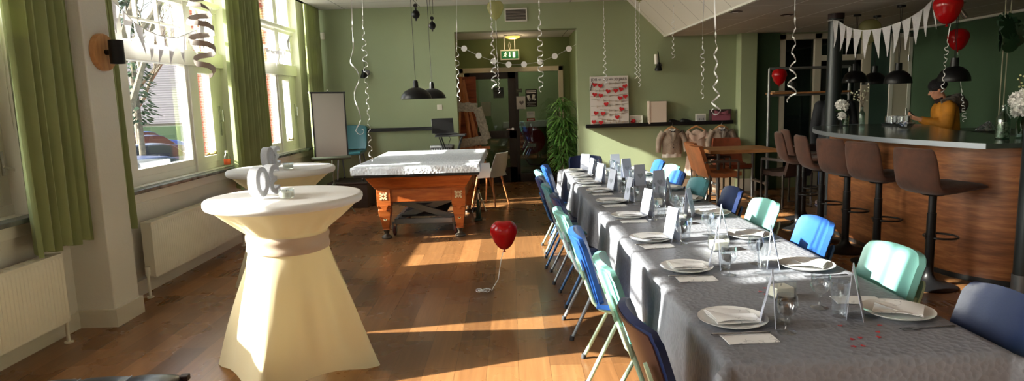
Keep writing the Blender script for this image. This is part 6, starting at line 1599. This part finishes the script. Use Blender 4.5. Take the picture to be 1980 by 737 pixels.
remeshed(m, 'coat', MUS, P1, .012, 5)
FUR = NT('brown_fur_trim'); v = FUR.coords(); FUR.bsdf(FUR.ramp(FUR.noise(v, 40, 4), [(.3, (34, 24, 16)), (.7, (84, 60, 38))]), .95, 0, FUR.noise(v, 80, 4, .8), 1, .02, sheen=.4); FUR = FUR.m
m = M(); pts = [Vector((-.05+.115*cos(a)-.06*(1-abs(a/pi))*0, .135*sin(a), 1.425+.035*cos(a)*-1)) for a in [-2.6+5.2*k/24 for k in range(25)]]
pts = [Vector((.06-.20*sin(pi*k/24), -.13*cos(pi*k/24), 1.405+.03*sin(pi*k/24))) for k in range(25)]
m.tube(pts, [.03+.035*sin(pi*k/24)+.006*sin(k*2.7) for k in range(25)], 14); m.sphere((-.15, 0, 1.36), (.10, .12, .10), 18, 12)
remeshed(m, 'fur_hood', FUR, P1, .011, 2)
m = M(); m.sphere(hc-hf*.014+hu*.052, (.104, .088, .088), 24, 14, Matrix.Rotation(.35, 3, 'Y'))
m.tube([hc+hf*(.088*cos(a)-.016)+hs*.083*sin(a)+hu*(.034) for a in [2*pi*k/28 for k in range(28)]], .018, 8, closed=True)
remeshed(m, 'beanie', plain('charcoal_knit', (26, 26, 30), .9, 0, 120, .4), P1, .009, 3)
M().tube([(.03, -.06, 1.43), (.075, 0, 1.41), (.03, .06, 1.43)], .03, 12).build('scarf', plain('dark_scarf', (44, 30, 32), .9, 0, 60, .3), P1)
m = M()
for q in (-1, 1): capsule(m, (-.01, q*.09, .88), (.02, q*.11, .50), .104, .074); capsule(m, (.02, q*.11, .50), (-.01, q*.12, .10), .070, .058)
remeshed(m, 'trousers', plain('dark_trousers', (36, 38, 46), .8), P1, .012, 4)
m = M()
for q in (-1, 1): capsule(m, (-.045, q*.12, .045), (.15, q*.13, .036), .046, .036)
remeshed(m, 'shoes', BLACKP, P1, .009, 3)
ph = thing('mobile_phone', 'dark phone held in the hands of the person in yellow', 'phone', (4.97, 8.095, 1.245), radians(158)); M().box((-.008, -.036, -.06), (.0, .036, .07)).xf(Matrix.Rotation(.75, 4, 'Y')).build('case', BLACKP, ph, bevel=.003)

# person behind the dark column: dark jacket, blue jeans, pink-white sneakers
P2 = thing('person', 'person in a dark jacket and blue jeans standing behind the dark column', 'person', (4.34, 8.80, 0), radians(80))
m = M(); hc, hf, hs, hu = head(m, (.01, 0, 1.60), (1, 0, -.1), (.1, 0, 1))
capsule(m, (-.02, 0, 1.40), (0, 0, 1.53), .055, .05)
for q in (-.07, .07): capsule(m, (-.01, q, 1.30), (-.01, q, 1.08), .105, .10); capsule(m, (-.01, q, 1.08), (0, q, .92), .10, .11)
for q in (-1, 1):
    capsule(m, (-.01, q*.19, 1.37), (-.03, q*.245, 1.08), .052, .042); capsule(m, (-.03, q*.245, 1.08), (.05, q*.23, .85), .040, .027); hand(m, (.05, q*.23, .85), (.12, 0, -1), (.25, -q, 0), q, .5)
    kn = (.02, q*.105, .50); capsule(m, (0, q*.095, .90), kn, .088, .058); capsule(m, kn, (-.02, q*.115, .10), .055, .036); capsule(m, (-.04, q*.12, .05), (.13, q*.13, .035), .040, .032)
remeshed(m, 'body', SKIN, P2, .0075, 3); eyes(P2, hc, hf, hs, hu)
m = M(); m.sphere(hc-hf*.02+hu*.045, (.103, .088, .088), 20, 14); m.sphere(hc-hf*.055-hu*.02, (.062, .078, .095), 18, 12)
remeshed(m, 'hair', DHAIR, P2, .010, 3)
m = M()
for q in (-.075, .075): capsule(m, (-.01, q, 1.32), (-.01, q, 1.08), .12, .12); capsule(m, (-.01, q, 1.08), (0, q, .84), .12, .13)
for q in (-1, 1): capsule(m, (-.01, q*.185, 1.375), (-.03, q*.25, 1.08), .074, .064); capsule(m, (-.03, q*.25, 1.08), (.045, q*.232, .89), .064, .048)
capsule(m, (-.02, -.08, 1.42), (-.02, .08, 1.42), .058, .058)
remeshed(m, 'jacket', plain('black_jacket_cloth', (24, 26, 32), .8, 0, 20, .2), P2, .012, 4)
m = M()
for q in (-1, 1): capsule(m, (0, q*.09, .88), (.02, q*.105, .50), .102, .070); capsule(m, (.02, q*.105, .50), (-.02, q*.115, .12), .067, .058)
remeshed(m, 'jeans', plain('blue_denim', (46, 78, 132), .8, 0, 90, .25, .1), P2, .011, 4)
for q in (-1, 1):
    m = M(); capsule(m, (-.055, q*.118, .052), (.14, q*.13, .042), .046, .036); sh_ = remeshed(m, 'sneaker', plain('pink_white_sneaker', (222, 196, 196), .6), P2, .009, 3)
    M().prism([(-.10, -.04), (.14, -.042), (.17, -.01), (.17, .02), (.14, .042), (-.10, .04), (-.11, 0)], .022, Matrix.Translation((-.0, q*.125, 0))).build('sole', plain('white_blue_sole', (150, 160, 200), .6), sh_, bevel=.004)

# ================================================================ outside
ZS = -1.2
ASPH = plaster('grey_street_surface', (84, 84, 88), 40, .3)
struct(M().box((-60, -30, ZS-.1), (-3.6, 70, ZS)).build('ground_street', ASPH))
def tree(lb, x, y, h, r, seed, levels=4):
    rnd = random.Random(seed); t = thing('bare_tree', lb, 'tree', (x, y, ZS), 0, 'bare street trees'); m = M()
    BARK = plain('pale_mottled_bark', (98, 90, 76), .9, 0, 6, .6, .18)
    tr = M(); P_ = [Vector((.03*sin(k), .03*cos(k*1.4), h*.45*k/6)) for k in range(7)]; tr.tube(P_, [r*(1-.06*k)*(1+.04*sin(k*2)) for k in range(7)], 16); tr.build('trunk', BARK, t)
    def grow(p, d, L, rr, lv):
        pts = [p]; q = p.copy(); dd = d.copy()
        for k in range(4):
            dd = (dd+Vector((rnd.uniform(-.25, .25), rnd.uniform(-.25, .25), rnd.uniform(-.05, .2)))).normalized(); q = q+dd*L/4; pts.append(q.copy())
        m.tube(pts, [rr*(1-.14*k) for k in range(5)], 6 if lv > 1 else 5, caps=False)
        if lv: 
            for k in range(3): a = rnd.uniform(0, 6.28); nd = (dd+Vector((cos(a), sin(a), rnd.uniform(-.1, .5)))*.75).normalized(); grow(pts[rnd.randint(2, 4)], nd, L*.72, rr*.5, lv-1)
    for k in range(5): a = k*1.26+rnd.random(); grow(P_[rnd.randint(4, 6)], Vector((cos(a), sin(a), 1.0)).normalized(), h*.28, r*.45, levels)
    m.build('branches', BARK, t); return t
tree('mottled bare tree close outside the middle window, its trunk at the pane edge', -8.25, 14.0, 8.5, .19, 3)
tree('bare tree farther down the street outside the windows', -16.2, 28.5, 9.5, .2, 8)
# conifer
t = thing('conifer', 'dark green conifer standing behind the bare tree outside', 'tree', (-12.75, 22.5, ZS)); rnd = random.Random(2); m = M()
for k in range(700):
    z = rnd.uniform(2.3, 7.5); R = .62*(1-(z/8.4)**2.5)*min(1, (z-2.0)*1.6)+.05; a = rnd.uniform(0, 6.28); r = R*rnd.uniform(.6, 1); p = Vector((r*cos(a), r*sin(a), z)); s = rnd.uniform(.08, .17); d = Vector((cos(a), sin(a), -.5)).normalized(); u, w_ = frame_of(d)
    m.add([p-d*s, p+u*s*.5, p+d*s, p-u*s*.5, p+w_*s*.3], [(0, 1, 4), (1, 2, 4), (2, 3, 4), (3, 0, 4), (0, 3, 2, 1)])
m.build('foliage', plain('conifer_green', (30, 54, 30), .9), t); M().cyl((0, 0, 0), (0, 0, 7), .12, .03).build('trunk', MC['pale_mottled_bark'], t)
# house with a big grey-purple roof
def brick_mat():
    tt = NT('orange_brick_wall'); bk = tt.n('TexBrick'); g = tt.n('NewGeometry'); sp = tt.n('SeparateXYZ'); cb = tt.n('CombineXYZ'); tt.l(g.outputs['Position'], sp.inputs[0])
    tt.l(tt.math('ADD', sp.outputs[0], sp.outputs[1]), cb.inputs[0]); tt.l(sp.outputs[2], cb.inputs[1]); tt.l(cb.outputs[0], bk.inputs[0]); bk.inputs['Scale'].default_value = 1; bk.inputs['Brick Width'].default_value = .3; bk.inputs['Row Height'].default_value = .1; bk.inputs['Mortar Size'].default_value = .012
    bk.inputs['Color1'].default_value = (*lin((118, 46, 26)), 1); bk.inputs['Color2'].default_value = (*lin((144, 62, 36)), 1); bk.inputs['Mortar'].default_value = (*lin((150, 130, 116)), 1); tt.bsdf(bk.outputs[0], .9); return tt.m
BRK = brick_mat(); ROOF = NT('grey_purple_roof_tiles'); wv = ROOF.n('TexWave'); wv.bands_direction = 'Z'; wv.inputs['Scale'].default_value = 1.6; wv.inputs['Distortion'].default_value = .6; ROOF.l(ROOF.world(), wv.inputs[0]); ROOF.bsdf(ROOF.ramp(wv.outputs[0], [(0, (58, 54, 60)), (1, (84, 78, 84))]), .85, 0, wv.outputs[0], .5, .05); ROOF = ROOF.m
def house(lb, x, y, w_, d, h, rh, wins, body, rz=0):
    t = thing('house', lb, 'house', (x, y, ZS), rz, None)
    M().box((-w_/2, -d/2, 0), (w_/2, d/2, h)).build('walls', body, t)
    m = M(); o_ = .4; m.add([(-w_/2-o_, -d/2-o_, h-.1), (w_/2+o_, -d/2-o_, h-.1), (w_/2+o_, d/2+o_, h-.1), (-w_/2-o_, d/2+o_, h-.1), (-w_/2-o_, 0, h+rh), (w_/2+o_, 0, h+rh)], [(0, 1, 5, 4), (2, 3, 4, 5), (1, 2, 5), (3, 0, 4), (3, 2, 1, 0)]); m.build('roof', ROOF, t)
    for (wx, wz, ww, wh, face) in wins:
        f = M()
        if face == 's': bx = lambda a, b, c_, d_, y0, y1: f.box((wx-a, -d/2-y1, wz-c_), (wx+b, -d/2-y0, wz+d_))
        else: bx = lambda a, b, c_, d_, y0, y1: f.box((w_/2+y0, wx-a, wz-c_), (w_/2+y1, wx+b, wz+d_))
        bx(ww/2, ww/2, wh/2, -wh/2+.08, -.02, .06); bx(ww/2, ww/2, -wh/2+.08, wh/2, -.02, .06); bx(ww/2, -ww/2+.08, wh/2, wh/2, -.02, .06); bx(-ww/2+.08, ww/2, wh/2, wh/2, -.02, .06); bx(.04, .04, wh/2, wh/2, -.02, .06)
        wo_ = f.build('window_frame', WPAINT, t); f = M(); bx(ww/2-.05, ww/2-.05, wh/2-.05, wh/2-.05, .0, .02); f.build('window_pane', plain('house_window_glass', (60, 66, 74), .1), wo_)
    return t
WHB = plain('pale_render', (130, 126, 118), .9)
house('house with a huge grey-purple tiled roof across the street', -37, 58, 22, 10, 1.8, 8.5, [(-3, 1.2, 1.4, 1.0, 's'), (0, 1.2, 1.4, 1.0, 's'), (3, 1.2, 1.4, 1.0, 's'), (6, 1.2, 1.4, 1.0, 's')], WHB)
house('orange brick house down the street, seen through the side lights', -9.5, 33.0, 6, 14, 7.2, 2.5, [(-5, 1.6, 1.4, 1.6, 'e'), (-2, 1.6, 1.4, 1.6, 'e'), (1, 1.6, 1.4, 1.6, 'e'), (-5, 4.6, 1.4, 1.6, 'e'), (-2, 4.6, 1.4, 1.6, 'e'), (-1.2, 1.7, 1.3, 1.7, 's'), (1.3, 1.7, 1.3, 1.7, 's'), (-1.2, 4.7, 1.3, 1.7, 's'), (1.3, 4.7, 1.3, 1.7, 's')], BRK)
house('brick terrace beyond the far window', -5.2, 52, 5, 12, 7.5, 3, [(-1.2, 1.7, 1.3, 1.7, 's'), (1.3, 1.7, 1.3, 1.7, 's'), (-1.2, 4.7, 1.3, 1.7, 's'), (1.3, 4.7, 1.3, 1.7, 's')], BRK)
o = M().box((-30, 47, ZS), (-23, 48, ZS+1.6)).build('garden_hedge', plain('hedge_green', (36, 58, 30), .9, 0, 6, 1)); tag(o, 'clipped green hedge behind the parked cars', 'hedge')
def car(lb, x, y, rz, col):
    t = thing('car', lb, 'car', (x, y, ZS), rz, 'cars parked in the street')
    PT = plain('car_paint_%d_%d_%d' % col, col, .3, 0, coat=.2)
    def sect(m, prof, w0, w1):
        n = len(prof); vs = [(px, -(w0 if pz < .85 else w1), pz) for px, pz in prof]+[(px, (w0 if pz < .85 else w1), pz) for px, pz in prof]
        return m.add(vs, [tuple(range(n)), tuple(range(2*n-1, n-1, -1))]+[(i, n+i, n+(i+1) % n, (i+1) % n) for i in range(n)])
    sect(M(), [(-2.05, .25), (-2.1, .55), (-2.0, .82), (-1.6, .90), (1.0, .90), (1.75, .80), (2.1, .62), (2.12, .28), (1.7, .22), (-1.7, .22)], .86, .84).build('car_body', PT, t, bevel=.06, bseg=3)
    sect(M(), [(-1.75, .86), (-1.35, 1.36), (-.9, 1.43), (.1, 1.43), (.45, 1.36), (1.1, .88)], .76, .66).build('glasshouse', plain('car_glass', (36, 42, 50), .08), t, bevel=.04)
    sect(M(), [(-1.36, 1.37), (-.9, 1.455), (.1, 1.455), (.46, 1.37)], .6, .64).build('roof', PT, t, bevel=.02)
    for sx in (-1.28, 1.3):
        for sy in (-1, 1):
            wo_ = M().lathe([(.001, -.1), (.30, -.1), (.32, -.07), (.32, .07), (.30, .1), (.001, .1)], (sx, sy*.78, .32), 24, Matrix.Rotation(pi/2, 4, 'X')).build('wheel', RUB, t); M().lathe([(.001, -.105), (.19, -.105), (.19, .105), (.001, .105)], (sx, sy*.78, .32), 16, Matrix.Rotation(pi/2, 4, 'X')).build('rim', CHROME, wo_)
    for sy in (-.6, .6): M().sphere((2.08, sy, .62), (.06, .14, .08), 12, 8).build('headlight', WHITE, t); M().sphere((-2.06, sy, .70), (.05, .12, .08), 12, 8).build('tail_light', RED, t)
    return t
car('dark blue estate car, nearest parked car outside the middle window', -10.7, 19.2, radians(62), (40, 56, 96))
car('silver-blue car, second of the parked cars outside', -14.5, 26.5, radians(50), (74, 88, 112))
car('navy car, third of the parked cars outside', -19.6, 35.5, radians(50), (36, 48, 84))
car('bright blue car, farthest of the parked cars outside', -23.6, 42.0, radians(50), (30, 80, 160))
import numpy as np
# lines: dir, (x1,y1,x2,y2)
L=[('z',155,0,201,370),('z',201,367,228,598),('z',876.5,62,881.7,205),('z',1114.3,57,1117,257),('z',1431.7,66,1426.5,265),('z',1460.9,66,1457.8,265),('z',1600.4,40,1595,250),('z',1972.5,210,1946,560),
('y',282,566,450,478),('y',265,369.5,445.6,324),('y',580,0,620,18),('y',1375.6,64.4,1571,0),('y',1450,62.2,1599,21),('y',0,717,100,662),
('x',618,17.4,880,11.4),('x',671,254,845,249),('x',875,60.3,1114,55.3),('x',1135,241.5,1412,231.5),('x',1284,70.5,1425,67.3),('x',1425,67.3,1598,60)]
def rot(p):
    pitch,yaw,roll=p
    cy,sy=np.cos(yaw),np.sin(yaw); cp,sp=np.cos(pitch),np.sin(pitch); cr,sr=np.cos(roll),np.sin(roll)
    # world x right,y fwd,z up -> cam x right, y down, z fwd
    fwd=np.array([sy*cp,cy*cp,-sp]); right=np.array([cy,-sy,0]); down=np.cross(fwd,right)
    r2=cr*right+sr*down; d2=-sr*right+cr*down
    return np.array([r2,d2,fwd])
def res(q,py):
    f=q[0]; R=rot(q[1:4]); K=np.array([[f,0,990],[0,f,py],[0,0,1]])
    out=[]
    for d,x1,y1,x2,y2 in L:
        v={'x':[1,0,0],'y':[0,1,0],'z':[0,0,1]}[d]; V=K@R@np.array(v,float)
        m=np.array([(x1+x2)/2,(y1+y2)/2,1]); l=np.cross(m,V); l/=np.hypot(l[0],l[1])
        out.append(l@np.array([x2,y2,1]))
    return np.array(out)
for py in (330,368.5,400,430,460):
    q=np.array([1300,.14,-.02,.02])
    for it in range(50):
        r=res(q,py);J=np.zeros((len(r),4))
        for i in range(4):
            dq=q.copy();h=1e-4*max(1,abs(q[i]));dq[i]+=h;J[:,i]=(res(dq,py)-r)/h
        q=q-np.linalg.lstsq(J,r,rcond=None)[0]
    print(py,q,np.sqrt((r**2).mean()),np.round(r,1))
# ---------------------------------------------------------------- light
w = bpy.data.worlds.new('world'); SC.world = w; w.use_nodes = True; nt = w.node_tree; nt.nodes.clear()
sky = nt.nodes.new('ShaderNodeTexSky'); sky.sky_type = 'NISHITA'; sky.sun_disc = False
SUN = Vector((1, .17, -.466)).normalized()
sky.sun_elevation = math.asin(-SUN.z); sky.sun_rotation = math.atan2(-SUN.x, -SUN.y); sky.air_density = 1; sky.dust_density = 2.5
bg = nt.nodes.new('ShaderNodeBackground'); bg.inputs[1].default_value = SKY_STRENGTH
hs = nt.nodes.new('ShaderNodeHueSaturation'); hs.inputs['Saturation'].default_value = .5
wo = nt.nodes.new('ShaderNodeOutputWorld'); nt.links.new(sky.outputs[0], hs.inputs['Color']); nt.links.new(hs.outputs[0], bg.inputs[0]); nt.links.new(bg.outputs[0], wo.inputs[0])
su = bpy.data.lights.new('sun', 'SUN'); su.energy = SUN_ENERGY; su.angle = radians(.6); su.color = (1, .93, .82)
so = bpy.data.objects.new('sun', su); COL.objects.link(so); so.rotation_euler = SUN.to_track_quat('-Z', 'Y').to_euler(); so.location = (-12, 0, 8)
def portal(name, c, sx, sy, d):
    l = bpy.data.lights.new(name, 'AREA'); l.shape = 'RECTANGLE'; l.size = sx; l.size_y = sy; l.cycles.is_portal = True
    o = bpy.data.objects.new(name, l); COL.objects.link(o); o.location = c; o.rotation_euler = Vector(d).to_track_quat('-Z', 'Z' if abs(d[2]) < .9 else 'Y').to_euler()
for b in BAYS: portal('window_portal', (-3.5, b+BAYW/2, (1.0+3.36)/2), BAYW, 2.36, (1, 0, 0))
# ---------------------------------------------------------------- camera
cam = bpy.data.cameras.new('camera'); co = bpy.data.objects.new('camera', cam); COL.objects.link(co); SC.camera = co
cam.sensor_width = 36; cam.lens = 1260/1980*36; cam.clip_end = 400; cam.clip_start = .05
p_, y_, r_ = .13988, -.0018, .0312
fwd = Vector((sin(y_)*cos(p_), cos(y_)*cos(p_), -sin(p_))); right = Vector((cos(y_), -sin(y_), 0)); down = fwd.cross(right)
r2 = cos(r_)*right+sin(r_)*down; d2 = -sin(r_)*right+cos(r_)*down
co.matrix_world = Matrix.Translation((0, 0, 1.6)) @ Matrix(((r2.x, -d2.x, -fwd.x), (r2.y, -d2.y, -fwd.y), (r2.z, -d2.z, -fwd.z))).to_4x4()
vs = SC.view_settings; vs.view_transform = 'Standard'; vs.look = 'None'; vs.gamma = 1; vs.exposure = EXPOSURE; vs.use_curve_mapping = False
